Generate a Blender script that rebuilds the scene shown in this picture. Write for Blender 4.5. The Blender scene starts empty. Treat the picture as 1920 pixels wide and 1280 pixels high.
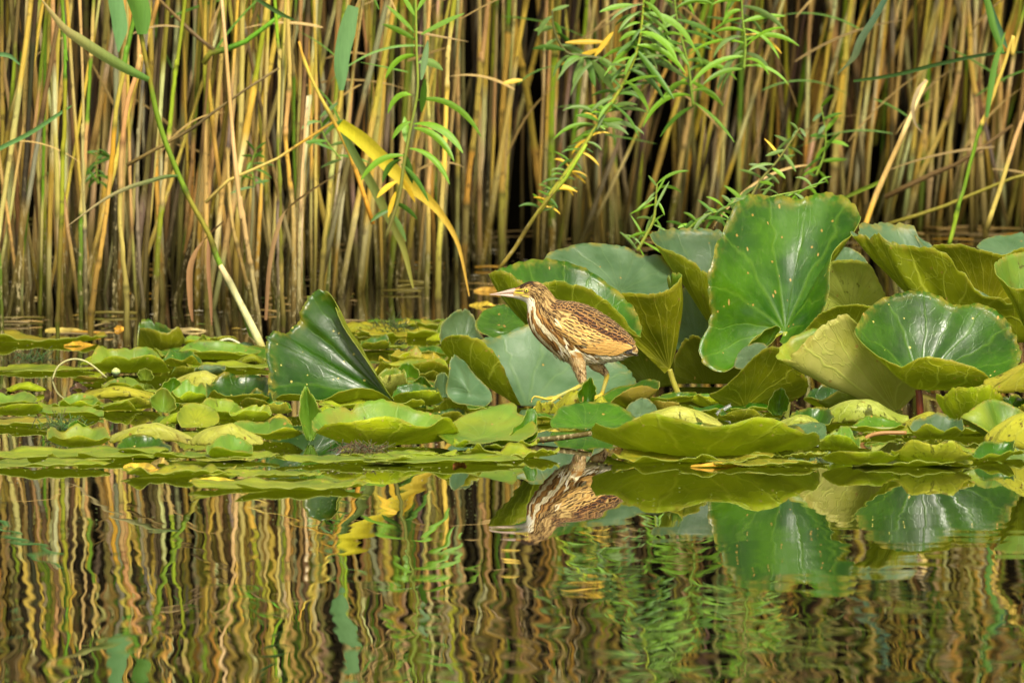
import bpy, math, random
import numpy as np
from mathutils import Vector, Matrix, kdtree, noise as mnoise

SC = bpy.context.scene
COL = SC.collection
R = math.radians
# ------------------------------------------------------------------ camera
H_CAM = 1.2
F_PX = 18600.0            # focal length in photo pixels (1920 wide)
Y_HOR = -341.0            # photo row of the horizon
PITCH = math.atan((640 - Y_HOR) / F_PX)
cam_d = bpy.data.cameras.new("camera")
cam = bpy.data.objects.new("camera", cam_d)
COL.objects.link(cam)
cam.location = (0, 0, H_CAM)
cam.rotation_euler = (math.pi / 2 - PITCH, 0, 0)
cam_d.sensor_width = 36.0
cam_d.lens = F_PX / 1920 * 36.0
cam_d.clip_start = 0.5
cam_d.clip_end = 600
cam_d.dof.use_dof = True
cam_d.dof.focus_distance = 20.0
cam_d.dof.aperture_fstop = 14.0
SC.camera = cam
# ------------------------------------------------------------------ sky, sun, exposure
SUN_EL, SUN_AZ = R(47), R(165)       # azimuth clockwise from +Y: behind the camera, to the right
w = bpy.data.worlds.new("World"); SC.world = w; w.use_nodes = True
nt = w.node_tree; nt.nodes.clear()
sky = nt.nodes.new('ShaderNodeTexSky'); sky.sky_type = 'NISHITA'; sky.sun_disc = False
sky.sun_elevation = SUN_EL; sky.sun_rotation = SUN_AZ
sky.dust_density = 4.0; sky.air_density = 1.0; sky.ozone_density = 1.0
hs = nt.nodes.new('ShaderNodeHueSaturation'); hs.inputs['Saturation'].default_value = 0.12
bg = nt.nodes.new('ShaderNodeBackground'); bg.inputs['Strength'].default_value = 0.085
wo = nt.nodes.new('ShaderNodeOutputWorld')
nt.links.new(sky.outputs[0], hs.inputs['Color']); 
tint = nt.nodes.new('ShaderNodeMix'); tint.data_type = 'RGBA'; tint.blend_type = 'MULTIPLY'; tint.inputs[0].default_value = 1.0
tint.inputs[7].default_value = (1.0, 0.95, 0.82, 1)          # thin warm cloud over the blue
nt.links.new(hs.outputs[0], tint.inputs[6]); nt.links.new(tint.outputs[2], bg.inputs['Color'])
nt.links.new(bg.outputs[0], wo.inputs['Surface'])
sd = bpy.data.lights.new("sun", 'SUN'); sd.energy = 1.5; sd.angle = R(10); sd.color = (1.0, 0.93, 0.79)
sun = bpy.data.objects.new("sun", sd); COL.objects.link(sun)
_d = Vector((math.sin(SUN_AZ) * math.cos(SUN_EL), math.cos(SUN_AZ) * math.cos(SUN_EL), math.sin(SUN_EL)))
sun.rotation_euler = _d.to_track_quat('Z', 'Y').to_euler()
SC.view_settings.view_transform = 'Standard'; SC.view_settings.look = 'None'
SC.view_settings.exposure = 1.22; SC.view_settings.gamma = 1.0
SC.render.resolution_x = 1024; SC.render.resolution_y = 682

# ------------------------------------------------------------------ helpers
CP, SP = math.cos(PITCH), math.sin(PITCH)
def W(px, py, d):
    """world point seen at photo pixel (px,py), d metres in front of the camera"""
    u = (px - 960) / F_PX; v = (640 - py) / F_PX
    dy = CP + v * SP; dz = -SP + v * CP
    t = d / dy
    return np.array((u * t, d, H_CAM + dz * t))
def gd(py):
    """distance of the water surface at photo row py"""
    v = (640 - py) / F_PX
    return -H_CAM * (CP + v * SP) / (-SP + v * CP)
def GP(px, py, z=0.0):
    p = W(px, py, gd(py)); p[2] = z
    return p
def scale_at(d): return F_PX / d

def tag(o, label=None, cat=None, group=None, kind=None):
    if label: o['label'] = label
    if cat: o['category'] = cat
    if group: o['group'] = group
    if kind: o['kind'] = kind
    return o
def empty(name, loc):
    o = bpy.data.objects.new(name, None); COL.objects.link(o); o.location = loc
    o.empty_display_size = 0.02
    return o
def mesh_obj(name, V, F, mats, parent=None, col=None, uv=None, mi=None, smooth=True, origin=None):
    V = np.asarray(V, dtype=float)
    if origin is None:
        origin = (V.min(0) + V.max(0)) / 2; origin = np.array((origin[0], origin[1], V[:, 2].min()))
    origin = np.asarray(origin, dtype=float)
    me = bpy.data.meshes.new(name)
    me.from_pydata((V - origin).tolist(), [], [list(f) for f in F])
    for m in (mats if isinstance(mats, (list, tuple)) else [mats]): me.materials.append(m)
    if smooth: me.polygons.foreach_set('use_smooth', [True] * len(me.polygons))
    if mi is not None: me.polygons.foreach_set('material_index', mi)
    if col is not None:
        a = me.color_attributes.new('Col', 'FLOAT_COLOR', 'POINT')
        c = np.ones((len(V), 4)); c[:, :3] = np.clip(col, 0, 1)
        a.data.foreach_set('color', c.ravel())
    if uv is not None:
        l = me.uv_layers.new(name='UVMap')
        idx = np.zeros(len(me.loops), dtype=np.int32); me.loops.foreach_get('vertex_index', idx)
        l.data.foreach_set('uv', np.asarray(uv)[idx].ravel())
    me.update()
    o = bpy.data.objects.new(name, me); COL.objects.link(o)
    if parent is not None:
        o.parent = parent; o.location = Vector(origin) - Vector(parent_world(parent))
    else: o.location = origin
    return o
def parent_world(p):
    v = Vector(p.location)
    while p.parent is not None:
        p = p.parent; v = v + Vector(p.location)
    return v
def catmull(P, n, closed=False):
    P = np.asarray(P, dtype=float); m = len(P)
    if closed: t = np.linspace(0, m, n, endpoint=False)
    else: t = np.linspace(0, m - 1, n)
    i = np.floor(t).astype(int)
    if not closed: i = np.clip(i, 0, m - 2)
    f = (t - i)[:, None]
    def g(k):
        if closed: return P[np.mod(k, m)]
        kk = np.clip(k, 0, m - 1); out = P[kk].copy()
        lo = k < 0; hi = k > m - 1
        out[lo] = 2 * P[0] - P[1]; out[hi] = 2 * P[-1] - P[-2]
        return out
    a, b, c, d = g(i - 1), g(i), g(i + 1), g(i + 2)
    return 0.5 * ((2 * b) + (-a + c) * f + (2 * a - 5 * b + 4 * c - d) * f ** 2 + (-a + 3 * b - 3 * c + d) * f ** 3)
def norm(v):
    return v / (np.linalg.norm(v, axis=-1, keepdims=True) + 1e-12)

class MB:
    """collects tubes and blades that become ONE mesh"""
    def __init__(s): s.V = []; s.F = []; s.C = []; s.n = 0
    def add(s, V, F, C):
        V = np.asarray(V); C = np.asarray(C, dtype=float)
        if C.ndim == 1: C = np.tile(C, (len(V), 1))
        s.V.append(V); s.C.append(C)
        s.F += [tuple(i + s.n for i in f) for f in F]; s.n += len(V)
    def tube(s, path, rad, col, k=7):
        P = np.asarray(path, dtype=float); n = len(P)
        rad = np.broadcast_to(np.asarray(rad, dtype=float), (n,))
        T = norm(np.gradient(P, axis=0))
        ref = np.array((0, 1.0, 0)) if abs(T[n // 2][1]) < 0.9 else np.array((1.0, 0, 0))
        A = norm(np.cross(T, ref)); B = np.cross(T, A)
        an = np.linspace(0, 2 * np.pi, k, endpoint=False)
        V = P[:, None] + (A[:, None] * np.cos(an)[None, :, None] + B[:, None] * np.sin(an)[None, :, None]) * rad[:, None, None]
        V = V.reshape(-1, 3)
        F = [(i * k + j, i * k + (j + 1) % k, (i + 1) * k + (j + 1) % k, (i + 1) * k + j) for i in range(n - 1) for j in range(k)]
        F.append(tuple(range(k))[::-1]); F.append(tuple((n - 1) * k + j for j in range(k)))
        C = np.asarray(col, dtype=float)
        if C.ndim == 2: C = np.repeat(C, k, axis=0)
        s.add(V, F, C)
    def blade(s, path, wid, side, fold=0.25, col=(0.1, 0.2, 0.03), thick=0.0):
        """a leaf blade: strip along path, `side` = width direction, folded to a shallow V"""
        P = np.asarray(path, dtype=float); n = len(P)
        wid = np.broadcast_to(np.asarray(wid, dtype=float), (n,))
        T = norm(np.gradient(P, axis=0))
        S = np.broadcast_to(np.asarray(side, dtype=float), (n, 3))
        S = norm(S - T * (S * T).sum(1, keepdims=True)); N = np.cross(T, S)
        rows = []
        for u in (-1, -0.5, 0, 0.5, 1):
            rows.append(P + S * (wid * 0.5 * u)[:, None] + N * (wid * 0.5 * abs(u) * fold)[:, None])
        V = np.stack(rows, 1).reshape(-1, 3)
        F = [(i * 5 + j, i * 5 + j + 1, (i + 1) * 5 + j + 1, (i + 1) * 5 + j) for i in range(n - 1) for j in range(4)]
        C = np.asarray(col, dtype=float)
        if C.ndim == 2: C = np.repeat(C, 5, axis=0)
        s.add(V, F, C)
    def build(s, name, mat, parent=None, origin=None):
        return mesh_obj(name, np.concatenate(s.V), s.F, mat, parent, col=np.concatenate(s.C), origin=origin)

# ------------------------------------------------------------------ materials
class NT:
    def __init__(s, name):
        s.m = bpy.data.materials.new(name); s.m.use_nodes = True
        s.t = s.m.node_tree; s.b = s.t.nodes['Principled BSDF']; s.out = s.t.nodes['Material Output']
    def n(s, ty, **kw):
        x = s.t.nodes.new('ShaderNode' + ty)
        for k, v in kw.items():
            if k.startswith('i_'):
                x.inputs[k[2:].replace('_', ' ')].default_value = v
            else: setattr(x, k, v)
        return x
    def l(s, a, b): s.t.links.new(a, b)
    def math(s, op, a, b=None, c=None, clamp=False):
        x = s.n('Math', operation=op); x.use_clamp = clamp
        for i, v in enumerate((a, b, c)):
            if v is None: continue
            if isinstance(v, (int, float)): x.inputs[i].default_value = v
            else: s.l(v, x.inputs[i])
        return x.outputs[0]
    def mix(s, fac, a, b, mode='MIX'):
        x = s.n('Mix', data_type='RGBA', blend_type=mode)
        for i, v in ((0, fac), (6, a), (7, b)):
            if isinstance(v, (int, float)): x.inputs[i].default_value = v
            elif isinstance(v, tuple): x.inputs[i].default_value = (*v, 1)
            else: s.l(v, x.inputs[i])
        return x.outputs[2]
    def noise(s, vec, scale, detail=3, rough=0.5, dist=0.0):
        x = s.n('TexNoise'); x.inputs['Scale'].default_value = scale; x.inputs['Detail'].default_value = detail
        x.inputs['Roughness'].default_value = rough; x.inputs['Distortion'].default_value = dist
        if vec is not None: s.l(vec, x.inputs['Vector'])
        return x.outputs['Fac']
    def ramp(s, v, a, b, clamp=True):
        x = s.n('MapRange'); x.inputs['From Min'].default_value = a; x.inputs['From Max'].default_value = b
        x.clamp = clamp; s.l(v, x.inputs['Value']); return x.outputs[0]
    def mapping(s, vec, scale=(1, 1, 1), rot=(0, 0, 0)):
        x = s.n('Mapping'); x.inputs['Scale'].default_value = scale; x.inputs['Rotation'].default_value = rot
        s.l(vec, x.inputs['Vector']); return x.outputs[0]

def leaf_mat(name, c1, c2, vein, rough=0.33, veinamt=0.5, spot=0.5, spotcol=(0.45, 0.25, 0.05), under=False, dark_spots=0.0,
             wash=None, washamt=0.0):
    t = NT(name); b = t.b
    uv = t.n('UVMap').outputs[0]; tc = t.n('TexCoord').outputs['Object']; oi = t.n('ObjectInfo').outputs['Random']
    off = t.n('VectorMath', operation='SCALE'); t.l(oi, off.inputs['Scale']); off.inputs[0].default_value = (37.0, 19.0, 11.0)
    ad = t.n('VectorMath', operation='ADD'); t.l(tc, ad.inputs[0]); t.l(off.outputs[0], ad.inputs[1]); oc = ad.outputs[0]
    sep = t.n('SeparateXYZ'); t.l(uv, sep.inputs[0]); x, y = sep.outputs[0], sep.outputs[1]
    # radiating veins in the leaf's own disc coordinates
    ang = t.math('ARCTAN2', x, y)
    r = t.math('SQRT', t.math('ADD', t.math('MULTIPLY', x, x), t.math('MULTIPLY', y, y)))
    wob = t.math('MULTIPLY', t.math('SUBTRACT', t.noise(uv, 3.0, 2), 0.5), 0.5)
    a2 = t.math('ADD', ang, t.math('MULTIPLY', t.math('MULTIPLY', ang, r), -0.18))
    a2 = t.math('ADD', a2, t.math('MULTIPLY', wob, r))
    fr = t.math('ABSOLUTE', t.math('SUBTRACT', t.math('FRACT', t.math('ADD', t.math('MULTIPLY', a2, 15 / (2 * math.pi)), 0.5)), 0.5))
    dist = t.math('MULTIPLY', fr, t.math('MULTIPLY', r, 2 * math.pi / 15))
    vn = t.math('SUBTRACT', 1.0, t.ramp(dist, 0.003, 0.020))
    vor = t.n('TexVoronoi', feature='DISTANCE_TO_EDGE'); vor.inputs['Scale'].default_value = 5.5
    dv = t.n('VectorMath', operation='ADD'); ns = t.n('TexNoise'); ns.inputs['Scale'].default_value = 4.0; t.l(uv, ns.inputs['Vector'])
    sc = t.n('VectorMath', operation='SCALE'); sc.inputs['Scale'].default_value = 0.25; t.l(ns.outputs['Color'], sc.inputs[0])
    t.l(uv, dv.inputs[0]); t.l(sc.outputs[0], dv.inputs[1]); t.l(dv.outputs[0], vor.inputs['Vector'])
    net = t.math('MULTIPLY', t.math('SUBTRACT', 1.0, t.ramp(vor.outputs['Distance'], 0.0, 0.035)), 0.45)
    net = t.math('MULTIPLY', net, t.math('MULTIPLY', t.ramp(r, 0.2, 0.55), 1.7 if under else 0.8))
    va = t.math('MAXIMUM', vn, net)
    n1 = t.noise(oc, 9, 4, 0.55); n2 = t.noise(oc, 40, 3, 0.6)
    f = t.ramp(t.math('ADD', t.math('MULTIPLY', n1, 0.8), t.math('MULTIPLY', n2, 0.25)), 0.40, 0.64)
    colr = t.mix(f, c1, c2)
    if wash is not None:
        wn = t.noise(oc, 6, 3, 0.6)
        colr = t.mix(t.math('MULTIPLY', t.ramp(wn, 0.45, 0.75), washamt), colr, wash)
    colr = t.mix(t.math('MULTIPLY', va, veinamt), colr, vein)
    # tiny specks: seeds, insect bites, dried scars
    v2 = t.n('TexVoronoi', feature='F1'); v2.inputs['Scale'].default_value = 95; t.l(oc, v2.inputs['Vector'])
    vr = t.n('SeparateColor'); t.l(v2.outputs['Color'], vr.inputs[0])
    sp = t.math('MULTIPLY', t.math('LESS_THAN', v2.outputs['Distance'], t.math('MULTIPLY', vr.outputs[1], 0.34)), t.math('GREATER_THAN', vr.outputs[0], 1 - 0.13 * spot))
    colr = t.mix(sp, colr, spotcol)
    mp = t.mapping(oc, (70, 70, 22), (0.5, 0.3, 0.7))
    v3 = t.n('TexVoronoi', feature='F1'); v3.inputs['Scale'].default_value = 1.0; t.l(mp, v3.inputs['Vector'])
    vr3 = t.n('SeparateColor'); t.l(v3.outputs['Color'], vr3.inputs[0])
    sp3 = t.math('MULTIPLY', t.math('LESS_THAN', v3.outputs['Distance'], 0.16), t.math('GREATER_THAN', vr3.outputs[0], 1 - 0.10 * spot))
    colr = t.mix(sp3, colr, (0.50, 0.30, 0.08))
    if dark_spots > 0:
        mp = t.mapping(oc, (60, 60, 26), (0.2, 0.6, 1.1))
        n3 = t.noise(mp, 1.0, 4, 0.65, 0.6)
        colr = t.mix(t.math('MULTIPLY', t.ramp(n3, 0.66 - 0.06 * dark_spots, 0.70 - 0.06 * dark_spots), 0.9), colr, (0.05, 0.03, 0.008))
        n4 = t.noise(oc, 14, 3, 0.5)
        colr = t.mix(t.math('MULTIPLY', t.ramp(n4, 0.56, 0.72), 0.45), colr, (0.30, 0.19, 0.03))
    hsv = t.n('HueSaturation'); t.l(colr, hsv.inputs['Color'])
    t.l(t.math('ADD', 0.485, t.math('MULTIPLY', oi, 0.03)), hsv.inputs['Hue'])
    t.l(t.math('ADD', 0.82, t.math('MULTIPLY', t.math('FRACT', t.math('MULTIPLY', oi, 7.3)), 0.36)), hsv.inputs['Value'])
    mg = t.math('MULTIPLY', t.ramp(r, 0.90, 1.0), t.ramp(t.noise(oc, 45, 3, 0.6), 0.42, 0.62))
    fin = t.mix(t.math('MULTIPLY', mg, 0.75), hsv.outputs[0], (0.36, 0.27, 0.03))
    ds = t.ramp(t.noise(oc, 75, 5, 0.75), 0.52, 0.75)
    fin = t.mix(t.math('MULTIPLY', ds, 0.08), fin, (0.5, 0.48, 0.3))
    t.l(fin, b.inputs['Base Color'])
    tr = t.n('BsdfTranslucent'); tr.inputs['Color'].default_value = (0.75, 0.85, 0.10, 1)
    mx = t.n('MixShader'); mx.inputs[0].default_value = 0.40 if under else 0.28
    t.l(b.outputs[0], mx.inputs[1]); t.l(tr.outputs[0], mx.inputs[2]); t.l(mx.outputs[0], t.out.inputs['Surface'])
    rn = t.noise(oc, 25, 4, 0.7)
    t.l(t.math('ADD', rough - 0.06, t.math('MULTIPLY', rn, 0.16)), b.inputs['Roughness'])
    bm = t.n('Bump'); bm.inputs['Strength'].default_value = 0.9 if not under else 1.0; bm.inputs['Distance'].default_value = 0.0012
    hgt = t.math('ADD', t.math('MULTIPLY', va, -0.45 if not under else 0.7), t.math('ADD', t.math('MULTIPLY', n2, 0.6), t.math('MULTIPLY', t.noise(oc, 130, 2), 0.25)))
    t.l(hgt, bm.inputs['Height']); t.l(bm.outputs[0], b.inputs['Normal'])
    b.inputs['IOR'].default_value = 1.5
    b.inputs['Specular IOR Level'].default_value = 0.30 if under else 0.45
    if not under:
        wet = t.ramp(t.noise(oc, 11, 4, 0.6), 0.35, 0.7)
        t.l(t.math('ADD', 0.0, t.math('MULTIPLY', wet, 0.28)), b.inputs['Coat Weight'])
        b.inputs['Coat Roughness'].default_value = rough + 0.08; b.inputs['Coat IOR'].default_value = 1.5
    return t.m

def col_mat(name, rough=0.5, streak=(60, 60, 3), amt=0.45, mottled=0.0, bump=0.3, spec=0.4):
    """base colour from the mesh's own colour attribute, with grain along the object"""
    t = NT(name); b = t.b
    at = t.n('Attribute', attribute_name='Col').outputs['Color']
    tc = t.n('TexCoord').outputs['Object']; oi = t.n('ObjectInfo').outputs['Random']
    off = t.n('VectorMath', operation='SCALE'); t.l(oi, off.inputs['Scale']); off.inputs[0].default_value = (31.0, 17.0, 23.0)
    ad = t.n('VectorMath', operation='ADD'); t.l(tc, ad.inputs[0]); t.l(off.outputs[0], ad.inputs[1]); oc = ad.outputs[0]
    mp = t.mapping(oc, streak)
    n1 = t.noise(mp, 3.0, 4, 0.6); n2 = t.noise(oc, 18, 4, 0.6)
    f = t.math('ADD', 1.0 - amt / 2, t.math('MULTIPLY', t.ramp(t.math('ADD', t.math('MULTIPLY', n1, 0.6), t.math('MULTIPLY', n2, 0.4)), 0.3, 0.7), amt))
    c = t.n('VectorMath', operation='SCALE'); t.l(at, c.inputs[0]); t.l(f, c.inputs['Scale'])
    colr = c.outputs[0]
    if mottled:
        n3 = t.noise(t.mapping(oc, (110, 110, 50)), 1.0, 3, 0.7)
        sp = t.n('SeparateXYZ'); t.l(t.n('NewGeometry').outputs['Position'], sp.inputs[0])
        low = t.math('SUBTRACT', 1.0, t.ramp(sp.outputs[2], 0.10, 0.42))
        pat = t.math('MULTIPLY', t.ramp(n3, 0.55, 0.62), t.math('MULTIPLY', low, t.math('MULTIPLY', t.ramp(oi, 0.3, 0.8), mottled)))
        colr = t.mix(pat, colr, (0.42, 0.35, 0.17))
        n5 = t.noise(oc, 30, 3, 0.6)
        colr = t.mix(t.math('MULTIPLY', t.ramp(n5, 0.6, 0.68), 0.55), colr, (0.09, 0.055, 0.025))
    t.l(colr, b.inputs['Base Color'])
    b.inputs['Roughness'].default_value = rough
    b.inputs['Specular IOR Level'].default_value = spec
    bm = t.n('Bump'); bm.inputs['Strength'].default_value = bump; bm.inputs['Distance'].default_value = 0.001
    t.l(n1, bm.inputs['Height']); t.l(bm.outputs[0], b.inputs['Normal'])
    return t.m

TOP = {
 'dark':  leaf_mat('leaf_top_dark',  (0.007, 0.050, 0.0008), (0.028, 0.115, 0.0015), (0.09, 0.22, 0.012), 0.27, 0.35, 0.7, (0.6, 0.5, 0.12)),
 'mid':   leaf_mat('leaf_top_mid',   (0.012, 0.080, 0.001), (0.062, 0.185, 0.003), (0.15, 0.29, 0.02), 0.30, 0.35, 0.6),
 'pale':  leaf_mat('leaf_top_waxy',  (0.075, 0.185, 0.010), (0.180, 0.320, 0.030), (0.28, 0.40, 0.07), 0.42, 0.25, 0.6, dark_spots=0.15, wash=(0.42, 0.40, 0.02), washamt=0.6),
 'blue':  leaf_mat('leaf_top_bluish',(0.050, 0.120, 0.042), (0.120, 0.215, 0.105), (0.18, 0.28, 0.10), 0.42, 0.2, 0.3),
 'pad':   leaf_mat('pad_top_green',  (0.120, 0.200, 0.005), (0.340, 0.400, 0.014), (0.16, 0.26, 0.04), 0.45, 0.25, 1.4, (0.4, 0.3, 0.05)),
 'padyel':leaf_mat('pad_top_yellow', (0.180, 0.220, 0.012), (0.480, 0.380, 0.015), (0.30, 0.32, 0.03), 0.48, 0.25, 1.6, (0.3, 0.16, 0.03), dark_spots=0.5),
 'dead':  leaf_mat('leaf_dead_yellow',(0.60, 0.40, 0.015), (0.70, 0.50, 0.03), (0.5, 0.36, 0.03), 0.5, 0.3, 1.0, (0.2, 0.08, 0.02), dark_spots=1.2),
}
UND = {
 'olive': leaf_mat('leaf_underside_olive', (0.150, 0.175, 0.003), (0.350, 0.355, 0.008), (0.60, 0.62, 0.06), 0.38, 0.75, 0.9, (0.45, 0.28, 0.05), under=True),
 'bright':leaf_mat('leaf_underside_green', (0.260, 0.370, 0.004), (0.520, 0.600, 0.012), (0.62, 0.70, 0.06), 0.40, 0.7, 1.2, (0.6, 0.5, 0.12), under=True),
 'pale':  leaf_mat('leaf_underside_pale',  (0.46, 0.50, 0.050), (0.70, 0.70, 0.150), (0.74, 0.78, 0.20), 0.40, 0.5, 0.8, (0.3, 0.15, 0.03), under=True, dark_spots=0.9),
 'yellow':leaf_mat('leaf_underside_yellow',(0.42, 0.43, 0.020), (0.62, 0.56, 0.050), (0.62, 0.62, 0.10), 0.45, 0.4, 0.9, (0.2, 0.1, 0.02), under=True, dark_spots=1.1),
 'brown': leaf_mat('leaf_underside_brown', (0.22, 0.13, 0.015), (0.35, 0.24, 0.03), (0.4, 0.3, 0.06), 0.5, 0.4, 1.0, under=True, dark_spots=0.5),
 'fawn':  leaf_mat('leaf_underside_fawn',  (0.42, 0.42, 0.060), (0.62, 0.58, 0.170), (0.60, 0.66, 0.14), 0.42, 0.6, 0.5, (0.45, 0.28, 0.08), under=True),
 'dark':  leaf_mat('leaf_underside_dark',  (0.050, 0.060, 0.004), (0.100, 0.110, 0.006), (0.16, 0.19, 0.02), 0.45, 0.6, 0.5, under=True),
}
e = NT('leaf_margin'); e.b.inputs['Base Color'].default_value = (0.30, 0.36, 0.05, 1); e.b.inputs['Roughness'].default_value = 0.5
EDGE = e.m
REED = col_mat('reed_straw', 0.5, (60, 60, 2.5), 0.55, mottled=1.0, bump=0.4, spec=0.2)
BLADE = col_mat('reed_blade', 0.5, (90, 90, 6), 0.35, bump=0.5)
GREENS = col_mat('herb_green', 0.5, (40, 40, 40), 0.35, bump=0.2)
STALK = col_mat('leaf_stalk', 0.35, (40, 40, 6), 0.3, bump=0.2)
DEBRIS = col_mat('floating_litter', 0.5, (30, 30, 30), 0.5, bump=0.3)

# water
t = NT('pond_water'); b = t.b
b.inputs['Base Color'].default_value = (0.005, 0.004, 0.002, 1); b.inputs['Roughness'].default_value = 0.0
b.inputs['IOR'].default_value = 1.42; b.inputs['Specular IOR Level'].default_value = 0.5
pos = t.n('NewGeometry').outputs['Position']
m1 = t.mapping(pos, (8.5, 3.2, 1)); m2 = t.mapping(pos, (2.2, 0.9, 1), (0, 0, 0.2)); m3 = t.mapping(pos, (2.5, 9.0, 1))
sp = t.n('SeparateXYZ'); t.l(pos, sp.inputs[0])
near = t.math('SUBTRACT', 1.0, t.ramp(sp.outputs[1], 14.5, 18.6))       # calm water among the leaves, light ripple in the open
ampl = t.math('ADD', 0.10, t.math('MULTIPLY', near, 0.90))
h1 = t.math('MULTIPLY', t.noise(m1, 1.0, 1, 0.4), 0.0013)
h2 = t.math('MULTIPLY', t.noise(m2, 1.0, 0, 0.4), 0.0032)
rp = t.ramp(sp.outputs[0], -0.1, 0.7)
h3 = t.math('MULTIPLY', t.noise(m3, 1.0, 1, 0.5), t.math('MULTIPLY', rp, 0.0003))
hh = t.math('MULTIPLY', t.math('ADD', t.math('ADD', h1, h2), h3), ampl)
bm = t.n('Bump'); bm.inputs['Strength'].default_value = 1.0; bm.inputs['Distance'].default_value = 1.0
t.l(hh, bm.inputs['Height']); t.l(bm.outputs[0], b.inputs['Normal'])
WATER = t.m
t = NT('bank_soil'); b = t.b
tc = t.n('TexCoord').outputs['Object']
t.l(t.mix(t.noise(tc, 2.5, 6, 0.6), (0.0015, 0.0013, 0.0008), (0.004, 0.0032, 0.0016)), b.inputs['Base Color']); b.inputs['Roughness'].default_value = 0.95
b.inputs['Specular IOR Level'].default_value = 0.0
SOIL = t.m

# ------------------------------------------------------------------ setting: water and bank
V = [(-150, -60, 0), (150, -60, 0), (150, 32, 0), (-150, 32, 0)]
o = mesh_obj('water', V, [(0, 1, 2, 3)], WATER, smooth=False); tag(o, 'still dark pond water mirroring the reeds', kind='structure')
nx, ny = 90, 26
V = []; F = []
for j in range(ny):
    for i in range(nx):
        x = -60 + 120 * i / (nx - 1); y = 28.5 + j * 0.8
        z = -0.35 + 2.9 / (1 + math.exp(-(y - 31.0) * 1.5)) + 0.25 * mnoise.noise(Vector((x * 0.7, y * 0.7, 0)))
        V.append((x, y, z))
F = [(j * nx + i, j * nx + i + 1, (j + 1) * nx + i + 1, (j + 1) * nx + i) for j in range(ny - 1) for i in range(nx - 1)]
o = mesh_obj('bank', V, F, SOIL); tag(o, 'dark earth bank in the shade behind the reed bed', kind='structure')

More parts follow.
